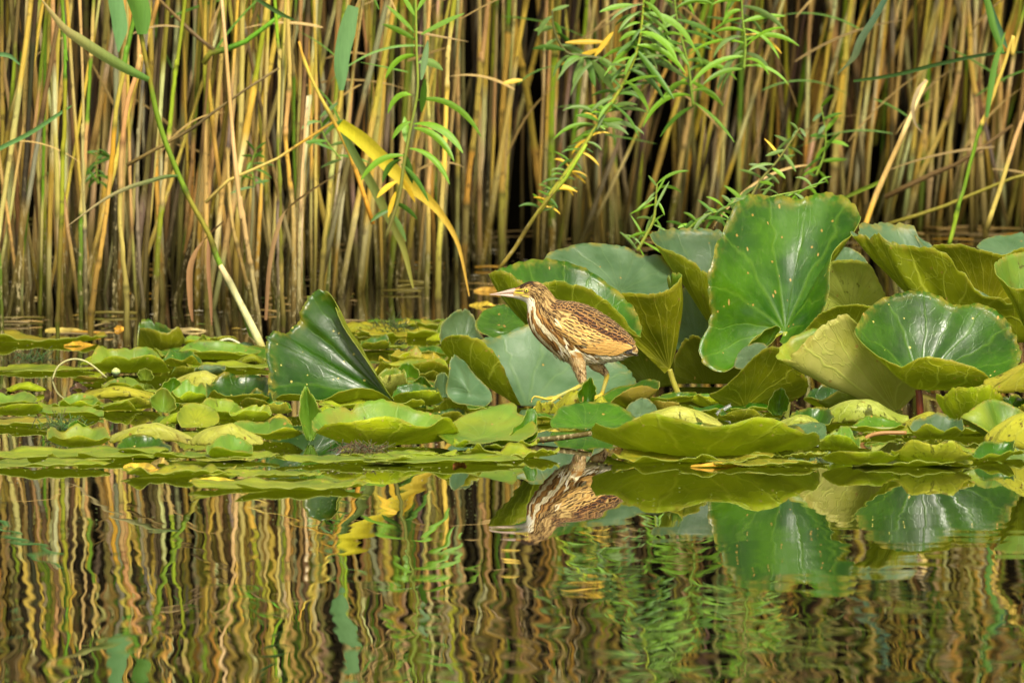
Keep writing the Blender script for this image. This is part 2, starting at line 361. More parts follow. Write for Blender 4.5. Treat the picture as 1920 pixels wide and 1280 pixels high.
# ------------------------------------------------------------------ lily leaves
LEAFN = 0
def lily_leaf(label, yb, C, rim, mid=None, top='mid', und='olive', stalk=None, stalkcol=(0.30, 0.34, 0.05), ruf=0.0015, seed=None,
              sag=0.0, ksag=2.0, bites=3, closed=False, na=None, nr=16, thick=0.0011, edgecol=None, group=None, cat='leaf', d=None, rufk=(3, 7)):
    """rim: points (px, py, k) round the margin, k = cm behind the leaf's own distance; mid: {rim index: (px,py,k)} bends the blade"""
    global LEAFN; LEAFN += 1
    rng = np.random.RandomState(LEAFN * 7 + 3 if seed is None else seed)
    d = gd(yb) if d is None else d
    rim = [(p + (0,))[:3] if len(p) < 3 else p for p in rim]
    n = len(rim); mid = mid or {}
    Cw = W(C[0], C[1], d + (C[2] if len(C) > 2 else 0) / 100)
    Rw = np.array([W(p[0], p[1], d + p[2] / 100) for p in rim])
    Mp = []
    for i, p in enumerate(rim):
        if i in mid: q = mid[i]; Mp.append(W(q[0], q[1], d + q[2] / 100))
        else:
            c = C if len(C) > 2 else (*C, 0)
            Mp.append(W((p[0] + c[0]) / 2, (p[1] + c[1]) / 2 + sag, d + ((p[2] + c[2]) / 2 + ksag) / 100))
    Mw = np.array(Mp)
    if na is None: na = int(min(220, max(64, n * 9)))
    Rs = catmull(Rw, na, closed); Ms = catmull(Mw, na, closed)
    th = np.linspace(-math.pi * 0.97, math.pi * 0.97, na) if not closed else np.linspace(-math.pi, math.pi, na, endpoint=False)
    rm = np.ones(na)
    for _ in range(bites):
        c0 = rng.uniform(-2.8, 2.8); wd = rng.uniform(0.02, 0.07); dp = rng.uniform(0.02, 0.09)
        rm -= dp * np.exp(-((th - c0) / wd) ** 2)
    rm += 0.006 * np.sin(th * 23 + rng.uniform(0, 6)) + 0.005 * np.sin(th * 41 + rng.uniform(0, 6)) + 0.006 * rng.uniform(-1, 1, na)
    r = np.linspace(0, 1, nr) ** 0.9
    rr = r[:, None] * np.where(r[:, None] > 0.5, 1 + (rm[None] - 1) * ((r[:, None] - 0.5) / 0.5), 1.0)
    a = rr[..., None]
    G = (1 - a) ** 2 * Cw + 2 * a * (1 - a) * Ms[None] + a ** 2 * Rs[None]
    def normals(G):
        du = np.gradient(G, axis=0)
        if closed: dv = (np.roll(G, -1, 1) - np.roll(G, 1, 1))
        else: dv = np.gradient(G, axis=1)
        N = np.cross(du, dv); N[0] = N[1].mean(0)
        return norm(N)
    N = normals(G)
    rz = sum(math.sin(0) + np.sin(th * k + rng.uniform(0, 6.28)) * rng.uniform(0.5, 1) for k in rufk)
    hf = np.sin(th * 11 + rng.uniform(0, 6) + 2 * np.sin(th * 2 + rng.uniform(0, 6))) * 0.22 + np.sin(th * 23 + 3 * np.sin(th * 3)) * 0.10
    disp = (rz[None] * rr ** 2.2 + hf[None] * rr ** 5) * ruf
    bl = np.array([[mnoise.noise(Vector((float(g[0]) * 22 + LEAFN, float(g[1]) * 22, float(g[2]) * 22))) for g in row] for row in G[:, ::2]])
    bl = np.repeat(bl, 2, axis=1)[:, :na]
    disp = disp + bl * 0.0030 * np.minimum(rr * 3, 1)
    G = G + N * disp[..., None]
    N = normals(G)
    if (np.cross(np.gradient(G, axis=0), np.gradient(G, axis=1))[..., 2]).sum() < 0: N = -N; flip = True
    else: flip = False
    # N points to the upper (glossy) face
    tt = thick * (1.25 - 0.6 * rr)[..., None]
    Tp = G + N * tt / 2; Bt = G - N * tt / 2
    nn = nr * na
    V = np.concatenate([Tp.reshape(-1, 3), Bt.reshape(-1, 3)])
    V[:, 2] = np.where(V[:, 2] < 0.004, 0.004 + (V[:, 2] - 0.004) * 0.02, V[:, 2])
    F = []; MI = []
    jn = na if closed else na - 1
    for i in range(nr - 1):
        for j in range(jn):
            j2 = (j + 1) % na
            q = (i * na + j, (i + 1) * na + j, (i + 1) * na + j2, i * na + j2)
            q2 = tuple(nn + v for v in q)
            if flip: q = q[::-1]
            else: q2 = q2[::-1]
            F.append(q); MI.append(0); F.append(q2); MI.append(1)
    e0 = (nr - 1) * na
    for j in range(jn):
        j2 = (j + 1) % na
        q = (e0 + j, nn + e0 + j, nn + e0 + j2, e0 + j2)
        F.append(q if not flip else q[::-1]); MI.append(2)
    if not closed:
        for j in (0, na - 1):
            for i in range(nr - 1):
                F.append((i * na + j, (i + 1) * na + j, nn + (i + 1) * na + j, nn + i * na + j)); MI.append(2)
    uv = np.stack([rr * np.sin(th)[None], rr * np.cos(th)[None]], -1).reshape(-1, 2)
    uv = np.concatenate([uv, uv])
    mats = [UND[top[2:]] if top.startswith('u:') else (TOP.get(top) or UND[top]), TOP[und[2:]] if und.startswith('t:') else (UND.get(und) or TOP[und]), EDGE]
    if stalk:
        root = empty('lily_leaf', (float(Cw[0]), float(Cw[1]), 0.0))
        tag(root, label, cat, group or 'leaves of the water lily patch')
        mesh_obj('blade', V, F, mats, root, uv=uv, mi=MI)
        m = MB(); P = [Cw] + [W(q[0], q[1], d + q[2] / 100) for q in stalk[0]]
        m.tube(catmull(P, 14), np.linspace(stalk[1], stalk[1] * 1.1, 14), stalkcol, 9)
        m.build('stalk', STALK, root)
        return root
    o = mesh_obj('lily_leaf', V, F, mats, uv=uv, mi=MI)
    return tag(o, label, cat, group or 'leaves of the water lily patch')

def boat(label, x0, x1, yback, yfront, ybase, top='mid', und='bright', dep=None, lean=0.0, n=14, **kw):
    """a leaf cupped like a boat: back rim at yback, front lip at yfront, keel on the water at ybase (all photo rows)"""
    d = gd(ybase); s = scale_at(d)
    rng = random.Random(int(x0 * 13 + ybase * 7))
    xc, a = (x0 + x1) / 2 + lean * 0.3, (x1 - x0) / 2
    dep = dep if dep is not None else min(12, a / s * 100 * 0.75)
    Hh = ybase - min(yback, yfront); eL, eR = ybase - rng.uniform(.12, .62) * Hh, ybase - rng.uniform(.12, .62) * Hh
    gb, gf = rng.uniform(.6, 1.6), rng.uniform(.6, 1.6); yaw = rng.uniform(-.35, .35) * dep
    f1, f2 = rng.uniform(2, 4.5), rng.uniform(0, 6.28); rim = []; mid = {}
    for i in range(n):
        th = 2 * math.pi * i / n + 0.25
        c, sn = math.cos(th), math.sin(th); u = (c + 1) / 2
        ye = eL + (eR - eL) * u; g = gb if sn > 0 else gf
        bump = math.sin(math.pi * min(1, max(0, u)) ** g) ** .6 if 0 < u < 1 else 0
        bump = (bump + abs(sn) ** .75) / 2
        yy = ye + ((yback if sn > 0 else yfront) - ye) * bump + math.sin(u * 2 * math.pi * f1 + f2 + (sn > 0) * 2) * Hh * 0.12 + rng.uniform(-1, 1) * Hh * .10
        xx = xc + a * math.copysign(abs(c) ** .85, c)
        rim.append((xx + lean * (abs(sn) ** 2), yy, dep * sn * (1.0 if sn > 0 else 0.9) * rng.uniform(.85, 1.1) + yaw * c))
        mid[i] = (xc + a * rng.uniform(.62, .82) * c, ybase + 1 + 0.10 * (yy - ybase), dep * 0.80 * sn + yaw * c)
    return lily_leaf(label, ybase, (xc, ybase - 1, 0), rim, mid, top, und, closed=True, nr=14, **kw)

def roll(label, x0, x1, ytop, ybase, skin='pale', inner='mid', dep=5, skew=0.0, **kw):
    """a leaf margin rolled over so that its pale underside arches upward; outline x0..x1, crest at ytop, foot on the water at ybase"""
    d = gd(ybase); rng = random.Random(int(x0 * 5 + ybase)); n = 16; rim = []; mid = {}
    xc, a = (x0 + x1) / 2, (x1 - x0) / 2; H = ybase - ytop; p1, p2 = rng.uniform(0, 6), rng.uniform(0, 6)
    for i in range(n):
        th = 2 * math.pi * i / n + .2; c, sn = math.cos(th), math.sin(th)
        arch = max(0, 1 - abs(c) ** 2.4) ** .5
        if sn > 0: yy = ybase - H * (.25 + .35 * arch)
        else: yy = ybase - H * (.10 * arch + .06 * math.sin(c * 5 + p1) + .10 * rng.random())
        rim.append((xc + a * math.copysign(abs(c) ** .8, c), yy, dep * (1.1 * sn if sn > 0 else .75 * sn)))
        mid[i] = (xc + a * .72 * c, ytop - H * .16 + H * .55 * abs(c) ** 2 * (1 + skew * c) + H * .05 * math.sin(c * 7 + p2), dep * (.65 * sn if sn > 0 else .95 * sn))
    return lily_leaf(label, ybase, (xc + a * .1, ytop + H * .05, 0), rim, mid, 'u:' + skin, inner, closed=True, nr=16, **kw)

def flake(label, x0, x1, ytop, ybase, top='mid', und='bright', lean=0.0, face=1, **kw):
    """one upright leaf piece, curled lengthwise, tip at ytop"""
    rng = random.Random(int(x0 * 3 + ytop)); xc, w_, H = (x0 + x1) / 2, x1 - x0, ybase - ytop; j = lambda a: rng.uniform(-a, a)
    rim = [(xc - .22 * w_, ybase - .06 * H, -1), (x0 + j(2), ybase - (.38 + j(.1)) * H, -2 * face), (x0 + .12 * w_ + lean * .5, ybase - (.74 + j(.08)) * H, -1.4 * face),
           (xc + lean, ytop, 1.5), (x1 - .10 * w_ + lean * .7, ybase - (.70 + j(.1)) * H, -1.2 * face), (x1 + j(2), ybase - (.34 + j(.1)) * H, -1.8 * face), (xc + .22 * w_, ybase - .05 * H, -1)]
    return lily_leaf(label, ybase, (xc, ybase, 0), rim, None, top, und, ksag=1.6 * face, nr=14, **kw)

def pad(label, px, py, rx, top='pad', und='bright', ruf=0.004, up=0.0, rot=None, seed=None, notch=True, z=0.006, bites=6, ratio=0.70, group=None):
    """a leaf lying flat on the water, centre at photo pixel (px,py), radius rx pixels"""
    global LEAFN; LEAFN += 1
    rng = np.random.RandomState(LEAFN * 11 + 5)
    d = gd(py); s = scale_at(d); R0 = rx / s
    c = GP(px, py, z); rot = rng.uniform(0, 6.28) if rot is None else rot
    na, nr = 120, 14
    th = np.linspace(-math.pi * 0.955, math.pi * 0.955, na)
    rad = R0 * (1 + 0.03 * np.sin(th * 2 + 1) + 0.02 * np.sin(th * 5 + rng.uniform(0, 6)) + 0.008 * rng.uniform(-1, 1, na))
    rad *= 1 - 0.12 * np.exp(-((np.abs(th) - math.pi * 0.955) / 0.15) ** 2)
    for _ in range(bites):
        rad *= 1 - rng.uniform(0.05, 0.34) * np.exp(-((th - rng.uniform(-3, 3)) / rng.uniform(0.02, 0.12)) ** 2)
    r = np.linspace(0, 1, nr)[:, None]
    X = r * (rad * np.cos(th + rot))[None]; Y = r * (rad * np.sin(th + rot))[None] * ratio
    rz = np.zeros(na)
    for k in (2, 3, 5, 8): rz += np.maximum(0, np.sin(th * k + rng.uniform(0, 6.28))) * rng.uniform(0.3, 1)
    fine = np.abs(np.sin(th * 11 + rng.uniform(0, 6))) * 0.4
    Z = (r ** 5) * (rz + fine)[None] * ruf + up * (r ** 3) + 0.0012 * np.sin(X * 60 + 1) * np.sin(Y * 50)
    G = np.stack([c[0] + X, c[1] + Y, c[2] + np.maximum(Z, -0.002)], -1)
    nn = nr * na; B = G.copy(); B[..., 2] -= 0.0012
    V = np.concatenate([G.reshape(-1, 3), B.reshape(-1, 3)])
    F = []; MI = []
    for i in range(nr - 1):
        for j in range(na - 1):
            q = (i * na + j, (i + 1) * na + j, (i + 1) * na + j + 1, i * na + j + 1)
            F.append(q); MI.append(0); F.append(tuple(nn + v for v in q[::-1])); MI.append(1)
    e0 = (nr - 1) * na
    for j in range(na - 1):
        F.append((e0 + j, nn + e0 + j, nn + e0 + j + 1, e0 + j + 1)); MI.append(2)
    uv = np.stack([r * np.sin(th)[None], r * np.cos(th)[None]], -1).reshape(-1, 2)
    o = mesh_obj('lily_pad', V, F, [TOP[top], UND[und], EDGE], uv=np.concatenate([uv, uv]), mi=MI)
    return tag(o, label, 'lily pad', group or 'lily pads lying flat on the water')
# ------------------------------------------------------------------ the tall leaves on the right
lily_leaf('tallest leaf, upright dark green heart with a pale glossy streak down its middle', 740, (1472, 622, 1),
  [(1456,614,-1),(1412,638,-6),(1386,676,-9),(1345,697,-10),(1311,668,-9),(1319,628,-7),(1333,592,-5),(1325,545,-5),(1334,490,-4),(1353,438,2),
   (1389,373,8),(1440,366,12),(1500,373,14),(1522,365,15),(1572,364,14),(1612,400,9),(1598,442,4),(1563,475,1),(1553,540,-3),(1538,592,-4),(1506,622,-5),(1476,644,-5),(1462,640,-3)],
  {}, top='mid', und='olive', stalk=([(1474,690,0),(1478,734,1)], 0.006), ksag=3, ruf=0.0022, seed=5, bites=2, thick=.0013)
lily_leaf('dark green bowl shaped leaf at right, rimmed in yellow, on a red stalk', 792, (1722, 730, 0),
  [(1732,668,-9),(1690,685,-9),(1648,670,-8),(1618,642,-6),(1603,618,-3),(1640,568,4),(1700,546,8),(1752,551,9),(1792,572,9),(1842,570,8),(1882,593,6),(1908,640,2),(1912,676,-2),(1868,716,-7),(1838,694,-9),(1790,677,-9)],
  {0:(1728,715,-7),1:(1690,722,-7),2:(1665,700,-6),3:(1640,672,-4),13:(1850,735,-5),14:(1810,725,-7),15:(1765,725,-7)}, top='dark', und='olive',
  stalk=([(1724,748,0),(1726,792,0)], 0.0068), stalkcol=(0.16,0.035,0.012), closed=True, seed=9, bites=1)
lily_leaf('big fawn yellow leaf seen from below, leaning left with ribs fanning from its foot', 783, (1682, 774, 0),
  [(1722,735,-3),(1716,700,-5),(1662,668,-7),(1630,626,-8),(1590,590,-9),(1562,598,-9),(1530,620,-9),(1482,667,-9),(1456,671,-7),(1474,641,-2),(1528,616,1),(1560,640,2),(1610,690,2),(1660,740,1)],
  {6:(1590,700,-6),7:(1565,722,-5),8:(1548,728,-3),9:(1560,722,0)}, top='pale', und='fawn', stalk=([(1686,790,0)], 0.006), seed=3, ksag=1, bites=1)
lily_leaf('olive leaf seen from below behind the bird, fanning up from a yellow stalk', 742, (1255, 692, 0),
  [(1246,700,0),(1205,660,-2),(1160,615,-4),(1125,565,-6),(1160,551,-8),(1218,551,-10),(1250,544,-10),(1280,517,-8),(1262,512,-5),(1249,522,-3)],
  {7:(1283,610,-4),8:(1280,640,-2),9:(1276,660,0)}, top='mid', und='olive', stalk=([(1262,715,0),(1273,742,0)], 0.006), stalkcol=(0.36,0.33,0.04), seed=4, ksag=0, bites=1)
lily_leaf('shaded olive leaf crouching right of the yellow leaf stalk', 738, (1330, 738, 0),
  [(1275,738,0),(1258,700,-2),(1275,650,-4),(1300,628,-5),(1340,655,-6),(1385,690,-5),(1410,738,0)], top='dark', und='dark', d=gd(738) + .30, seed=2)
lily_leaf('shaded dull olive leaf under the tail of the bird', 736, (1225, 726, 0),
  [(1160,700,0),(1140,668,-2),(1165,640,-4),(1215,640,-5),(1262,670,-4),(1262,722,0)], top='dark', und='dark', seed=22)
lily_leaf('broad pale green leaf rising behind the bird, with one dark green hollow', 733, (1160, 548, -5),
  [(1020,486,-2),(1060,463,2),(1120,455,6),(1165,462,8),(1200,478,8),(1240,480,7),(1266,516,3),(1248,552,-4),(1200,572,-8),(1120,568,-8),(1050,530,-7)],
  top='blue', und='olive', d=gd(733) + .15, seed=6, ksag=3, closed=True, ruf=0.003, bites=1)
lily_leaf('long folded leaf behind the head of the bird, pale inside with an olive outer flap', 750, (1060, 672, 0),
  [(1200,632,-4),(1160,585,-6),(1125,553,-7),(1085,533,-8),(1040,527,-8),(1008,533,-8),(978,528,-9),(956,512,-9),(935,506,-8),(915,515,-5),(948,500,0),(985,489,4),(1030,486,7),(1075,494,9),(1116,514,9),(1160,547,7),(1196,590,3)],
  {5:(1010,610,-7),6:(985,610,-8),7:(965,590,-8),8:(945,575,-7),9:(938,570,-5),10:(1000,560,0)}, top='mid', und='olive', closed=True, seed=12, bites=1, ksag=1)
lily_leaf('shaded teal leaf in the gap left of the tallest leaf', 728, (1310, 660, 0),
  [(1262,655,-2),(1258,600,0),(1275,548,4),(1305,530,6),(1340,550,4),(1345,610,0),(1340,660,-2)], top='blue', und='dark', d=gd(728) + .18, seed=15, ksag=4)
lily_leaf('pale green leaf with a drooping olive front, just left of the tallest leaf', 733, (1352, 640, 0),
  [(1366,575,-5),(1358,540,-6),(1362,508,-7),(1328,512,-8),(1302,492,-8),(1270,475,-8),(1236,460,-6),(1218,443,-3),(1228,434,1),(1262,429,5),(1310,429,6),(1358,437,5),(1380,480,3),(1380,560,0)],
  {3:(1330,590,-6),4:(1312,565,-6),5:(1290,540,-6),6:(1265,510,-5),7:(1252,490,-3)}, top='blue', und='olive', closed=True, d=gd(733) + .22, seed=16, bites=1, ksag=1)
lily_leaf('wide torn olive leaf at upper right with a net of pale veins', 748, (1800, 640, 0),
  [(1930,640,-4),(1925,580,-7),(1880,560,-8),(1840,552,-9),(1812,520,-9),(1778,480,-10),(1740,462,-10),(1702,460,-9),(1668,452,-9),(1645,437,-8),(1630,448,-7),(1618,440,-6),(1602,441,-5),(1596,432,-2),(1612,420,2),(1650,417,5),(1692,420,7),(1716,428,7),(1722,450,6),(1800,520,6),(1900,590,3)],
  {8:(1705,560,-8),9:(1680,545,-7),10:(1668,530,-6),11:(1655,515,-5),12:(1648,510,-4),13:(1650,500,-2)}, top='blue', und='olive', closed=True, seed=18, bites=5, ksag=0)
lily_leaf('olive leaf showing its underside, high at right behind the torn leaf', 735, (1850, 590, 0),
  [(1770,560,-3),(1745,500,-5),(1743,464,-7),(1788,456,-8),(1835,468,-8),(1880,476,-7),(1925,470,-4),(1930,560,-2)], top='mid', und='olive', seed=19, bites=1)
lily_leaf('pale wavy leaf furthest back at the right edge', 725, (1890, 478, -3),
  [(1834,462,-4),(1850,447,2),(1890,440,6),(1930,436,8),(1950,470,2),(1925,484,-6),(1870,478,-7)], top='blue', und='olive', closed=True, seed=20, ksag=2)
lily_leaf('small pale leaf tip between the torn leaf and the wavy one', 722, (1720, 470, 0),
  [(1660,470,-3),(1690,430,3),(1730,450,5),(1752,466,3),(1740,490,-3)], top='blue', und='olive', closed=True, seed=21)
lily_leaf('curled leaf cut by the right edge, pale green inside its rolled rim', 762, (1925, 620, 0),
  [(1980,600,-5),(1950,545,-8),(1905,541,-8),(1882,530,-8),(1866,508,-6),(1868,492,-2),(1885,480,3),(1925,472,6),(1980,480,5)],
  {2:(1915,580,-7),3:(1900,570,-6),4:(1892,560,-4)}, top='pale', und='olive', seed=23, bites=0)
lily_leaf('bright yellow green leaf in the gap right of the tallest leaf', 738, (1600, 590, 0),
  [(1540,585,-2),(1536,540,-3),(1552,510,-5),(1562,490,-6),(1600,486,-7),(1632,500,-7),(1658,545,-6),(1668,580,-3)], top='pale', und='pale', seed=24, bites=0)
lily_leaf('pale green leaf top peeping over the bright yellow green leaf', 728, (1585, 500, 0),
  [(1556,495,-3),(1566,470,2),(1590,464,4),(1618,480,3),(1625,505,-3)], top='blue', und='olive', closed=True, seed=25, bites=0)
lily_leaf('low olive leaf tucked between the fawn leaf and the tallest leaf', 752, (1580, 640, 0),
  [(1500,640,-2),(1530,595,-4),(1570,575,-5),(1625,572,-6),(1668,590,-5),(1680,640,-2)], top='dark', und='olive', seed=26, bites=0)
lily_leaf('olive leaf low in the middle with upright ribs, below the tallest leaf', 768, (1396, 766, 0),
  [(1360,762,0),(1330,742,-2),(1345,733,-3),(1385,700,-6),(1415,668,-8),(1450,650,-9),(1475,665,-9),(1510,705,-8),(1512,735,-5),(1470,758,-2),(1430,768,0)], top='mid', und='olive', seed=27, ksag=0, bites=0, ruf=.001)
boat('narrow green wing of a leaf lying left of the ribbed olive leaf', 1296, 1400, 735, 738, 766, 'mid', 'bright', seed=28, bites=1)
lily_leaf('small pale crumpled leaf in the nook under the tallest leaf', 756, (1410, 672, -3),
  [(1380,690,-4),(1383,665,0),(1400,648,3),(1425,642,4),(1442,655,2),(1430,680,-5)], top='blue', und='olive', closed=True, seed=29)
lily_leaf('rolled brown edged lobe peeping out under the tallest leaf', 741, (1430, 655, -10),
  [(1392,662,-12),(1410,640,-12),(1440,615,-11),(1462,613,-9),(1458,630,-11),(1420,660,-14)], top='mid', und='brown', closed=True, seed=30, bites=0)
boat('dark olive leaf half hidden behind the ribbed leaf', 1508, 1640, 722, 735, 770, 'dark', 'dark', seed=31)
# low leaves, front right
boat('long bright green leaf cupped on the water, front and centre right', 1108, 1537, 800, 784, 859, 'dark', 'bright', dep=16, seed=33, bites=2, ruf=.004)
roll('pale yellow roll of leaf lying behind the long bright green leaf', 1178, 1354, 762, 806, 'pale', 'bright', dep=6, seed=34, bites=2)
boat('dark green leaf edge showing right behind the pale yellow roll', 1345, 1436, 766, 770, 792, 'dark', 'olive', seed=35, dep=6)
flake('thin upright green shoot of leaf beside the ribbed olive leaf', 1438, 1476, 727, 782, 'mid', 'bright', seed=36, lean=8)
roll('pale yellow arched leaf with black nicks, below the fawn leaf', 1526, 1704, 749, 800, 'pale', 'bright', dep=7, skew=.5, seed=37, bites=3)
boat('dark green curled leaf in front of the pale arched leaf', 1476, 1564, 763, 795, 806, 'dark', 'pale', seed=38, dep=8, bites=1)
roll('small dull yellow leaf left of the dark curled leaf', 1458, 1540, 778, 804, 'pale', 'bright', dep=4, seed=39)
lily_leaf('pale blue green leaf slab tilted against the long bright leaf', 832, (1515, 830, -3),
  [(1478,806,-2),(1500,794,3),(1542,792,5),(1550,815,2),(1545,836,-3),(1520,842,-6)], top='blue', und='pale', closed=True, seed=40, bites=0)
boat('small yellow green leaf with a turned up lip, right of the pale slab', 1535, 1612, 806, 818, 846, 'pale', 'bright', seed=41, dep=6)
boat('green leaf with a pale flat top lying under the fawn leaf', 1590, 1702, 783, 800, 812, 'mid', 'bright', seed=42, dep=8)
boat('brown spotted yellow leaf standing on the water at front right', 1670, 1822, 850, 826, 872, 'pad', 'yellow', seed=43, dep=8, bites=3)
boat('yellow green leaf edge joined left of the brown spotted yellow leaf', 1540, 1690, 846, 846, 873, 'pad', 'bright', seed=44, dep=8, bites=2)
roll('short pale yellow leaf behind the green leaf with a dipping top', 1688, 1796, 772, 813, 'yellow', 'mid', dep=5, seed=45)
boat('green leaf with a dipping top, right of the red stalk', 1700, 1808, 778, 800, 826, 'blue', 'bright', seed=46, dep=6, lean=8)
boat('olive green cup leaf curling below the dark bowl leaf', 1756, 1882, 735, 722, 800, 'mid', 'bright', seed=47, dep=8, bites=1)
roll('yellow curled leaf with dark scratches below the rim of the bowl leaf at right', 1842, 2080, 668, 748, 'yellow', 'mid', dep=8, skew=-.2, seed=48, bites=6, ruf=.004, d=gd(800))
lily_leaf('green and yellow spotted leaf rolled over itself at lower right', 832, (1885, 838, 0),
  [(1860,828,-1),(1815,795,-3),(1800,782,-4),(1832,760,-2),(1860,748,3),(1900,760,4),(1940,790,2),(1950,830,0),(1910,850,-2)], {1:(1850,800,-7),2:(1840,790,-7),3:(1850,780,-5)},
  top='pale', und='yellow', seed=49, bites=1, ksag=1)
roll('yellow spotted roll of leaf resting over the lower right corner leaves', 1848, 2060, 764, 850, 'yellow', 'mid', dep=8, skew=.4, seed=50, bites=6, ruf=.004)
boat('dark green leaf crest at right above the spotted roll', 1855, 1922, 742, 765, 790, 'dark', 'bright', seed=51, dep=5)
boat('curled green leaf tip cut by the right edge', 1898, 1990, 732, 752, 800, 'mid', 'yellow', seed=52, dep=6)
boat('green leaf lying along the water at the right edge', 1820, 1900, 822, 850, 866, 'mid', 'bright', seed=53, dep=6, lean=14)
# ------------------------------------------------------------------ around the bird
lily_leaf('huge pale blue green leaf spread under and behind the bird, left side folded to olive', 760, (990, 768, -3),
  [(980,766,-8),(955,715,-10),(935,672,-11),(905,640,-12),(870,627,-12),(836,632,-11),(827,650,-8),(850,655,-3),(880,640,2),(940,628,7),(1000,606,10),(1060,622,12),(1120,650,12),(1170,685,10),(1192,715,6),(1190,748,0),(1100,775,-6),(1020,782,-10)],
  {1:(940,752,-9),2:(895,728,-9),3:(860,705,-9),4:(842,690,-8),5:(832,672,-7),6:(845,690,-5),7:(880,700,-1),8:(910,700,3)}, top='blue', und='olive', closed=True, seed=61, bites=0, ksag=3, ruf=.001, nr=22)
lily_leaf('torn pale green leaf standing at the left shoulder of the huge leaf', 748, (862, 660, 0),
  [(826,650,-3),(824,620,-2),(838,596,2),(868,578,5),(888,592,5),(892,612,4),(908,640,2),(900,660,-2)], top='blue', und='olive', seed=62, bites=6, ksag=3)
lily_leaf('bright green grooved leaf behind the breast of the bird', 735, (940, 615, -3),
  [(892,610,-3),(905,585,3),(940,572,6),(975,580,6),(985,610,2),(960,632,-4),(915,632,-5)], top='mid', und='olive', closed=True, seed=63)
boat('small pale yellow leaf peeping out left of the breast of the bird', 945, 996, 596, 590, 634, 'mid', 'pale', seed=64, dep=4, bites=0)
lily_leaf('green leaf crumpled under the huge leaf at its left foot', 790, (880, 735, -2),
  [(838,740,-2),(842,690,-2),(852,665,0),(880,690,3),(920,735,2),(915,760,-4),(870,758,-6)], top='blue', und='olive', closed=True, seed=65)
flake('small upright green leaf blade at the foot of the huge folded leaf', 848, 868, 700, 752, 'mid', 'bright', seed=66, lean=4, bites=0)
boat('brown olive leaf curl lying left of the huge leaf', 810, 876, 768, 748, 786, 'mid', 'olive', seed=67, dep=4, lean=8)
flake('green leaf blade sheltering the near foot of the bird', 1086, 1118, 707, 760, 'dark', 'bright', seed=68, lean=4, bites=0, d=19.9)
roll('yellow green leaf hump right under the near foot of the bird', 1040, 1112, 731, 778, 'yellow', 'bright', dep=4, seed=69, bites=1, d=19.93)
boat('crumpled yellow leaf gripped by the toes of the bird', 996, 1056, 758, 752, 798, 'mid', 'yellow', dep=5, seed=70, bites=8, ruf=.003, n=18, d=19.94)
lily_leaf('leaf with a rusty olive lip hiding the far foot of the bird', 762, (1178, 764, -2),
  [(1116,764,-3),(1112,752,-1),(1124,742,2),(1150,729,4),(1185,719,5),(1216,711,4),(1236,714,1),(1232,729,-4),(1205,722,-6),(1172,732,-8),(1148,752,-8),(1140,764,-7)],
  {7:(1222,750,-5),8:(1205,755,-7),9:(1180,758,-8)}, top='mid', und='brown', closed=True, seed=71, bites=0, ksag=1, d=19.9)
roll('tiny yellow leaf flap between the feet of the bird', 1110, 1142, 742, 768, 'yellow', 'yellow', dep=3, seed=72, d=19.85)
lily_leaf('smooth green leaf slope lying in front of the feet of the bird', 800, (1095, 802, -6),
  [(1036,800,-9),(1040,775,-4),(1062,758,0),(1110,753,4),(1160,760,4),(1192,785,0),(1180,806,-6),(1110,812,-12)], top='mid', und='pale', closed=True, seed=73, bites=0)
lily_leaf('slate coloured wet leaf scrap right of the far foot', 786, (1200, 775, -2), [(1172,782,-4),(1180,758,0),(1205,745,3),(1225,755,3),(1232,778,-2),(1200,792,-6)], top='blue', und='olive', closed=True, seed=74)
boat('dull brown green leaf strip with one black hole, under the olive lipped leaf', 1212, 1278, 752, 750, 778, 'pale', 'brown', seed=75, dep=3)
boat('flat green leaf peak beside the foot of the yellow stalk', 1215, 1306, 735, 742, 756, 'mid', 'bright', seed=76, dep=7, lean=12)
# ------------------------------------------------------------------ big left leaf and front centre
lily_leaf('big dark green leaf standing left of centre, folded along a pale midrib', 762, (735, 752, -1),
  [(738,754,-1),(712,735,-9),(680,727,-11),(640,735,-12),(600,750,-12),(560,738,-12),(530,738,-11),(506,748,-9),(503,700,-4),(498,645,0),(505,628,1),(518,620,2),(534,624,3),(558,604,5),(566,578,5),(582,553,6),(600,543,6),(622,554,5),(633,590,3),(652,622,2),(672,655,0),(700,695,-2),(722,730,-2),(738,750,-1)],
  {1:(700,752,-6),2:(670,758,-7),3:(640,762,-8),4:(610,768,-8),5:(590,760,-8),6:(570,758,-7),7:(590,752,-4)}, top='dark', und='olive', seed=82, bites=3, ksag=4, ruf=.0012, nr=22, na=200)
boat('long leaf with a bright underside lip on black water, front and left of centre', 586, 862, 757, 785, 837, 'pale', 'bright', dep=13, seed=83, bites=1)
lily_leaf('pale slab of leaf right of the long lipped leaf', 835, (900, 822, -4),
  [(812,806,-2),(850,790,4),(900,768,7),(962,755,8),(972,775,5),(1000,790,2),(1005,812,-5),(975,824,-12),(930,826,-14),(880,834,-15),(860,838,-12)], top='pale', und='bright', closed=True, seed=84, bites=1)
lily_leaf('wavy green leaf rim tumbling to the water beside the crumpled yellow leaf', 835, (985, 824, -2), [(955,826,-6),(962,806,-3),(978,790,0),(985,770,2),(1004,768,3),(1008,800,0),(1002,822,-6)], top='mid', und='bright', closed=True, seed=85)
flake('twisted green leaf spike at the left end of the long lipped leaf', 562, 602, 724, 830, 'pale', 'bright', seed=86, lean=-8)
boat('green leaf curl right behind the long lipped leaf', 790, 880, 762, 772, 795, 'dark', 'olive', dep=6, seed=87)
boat('yellow leaf flap at the foot of the big dark leaf', 496, 548, 750, 752, 778, 'mid', 'yellow', dep=4, seed=88)
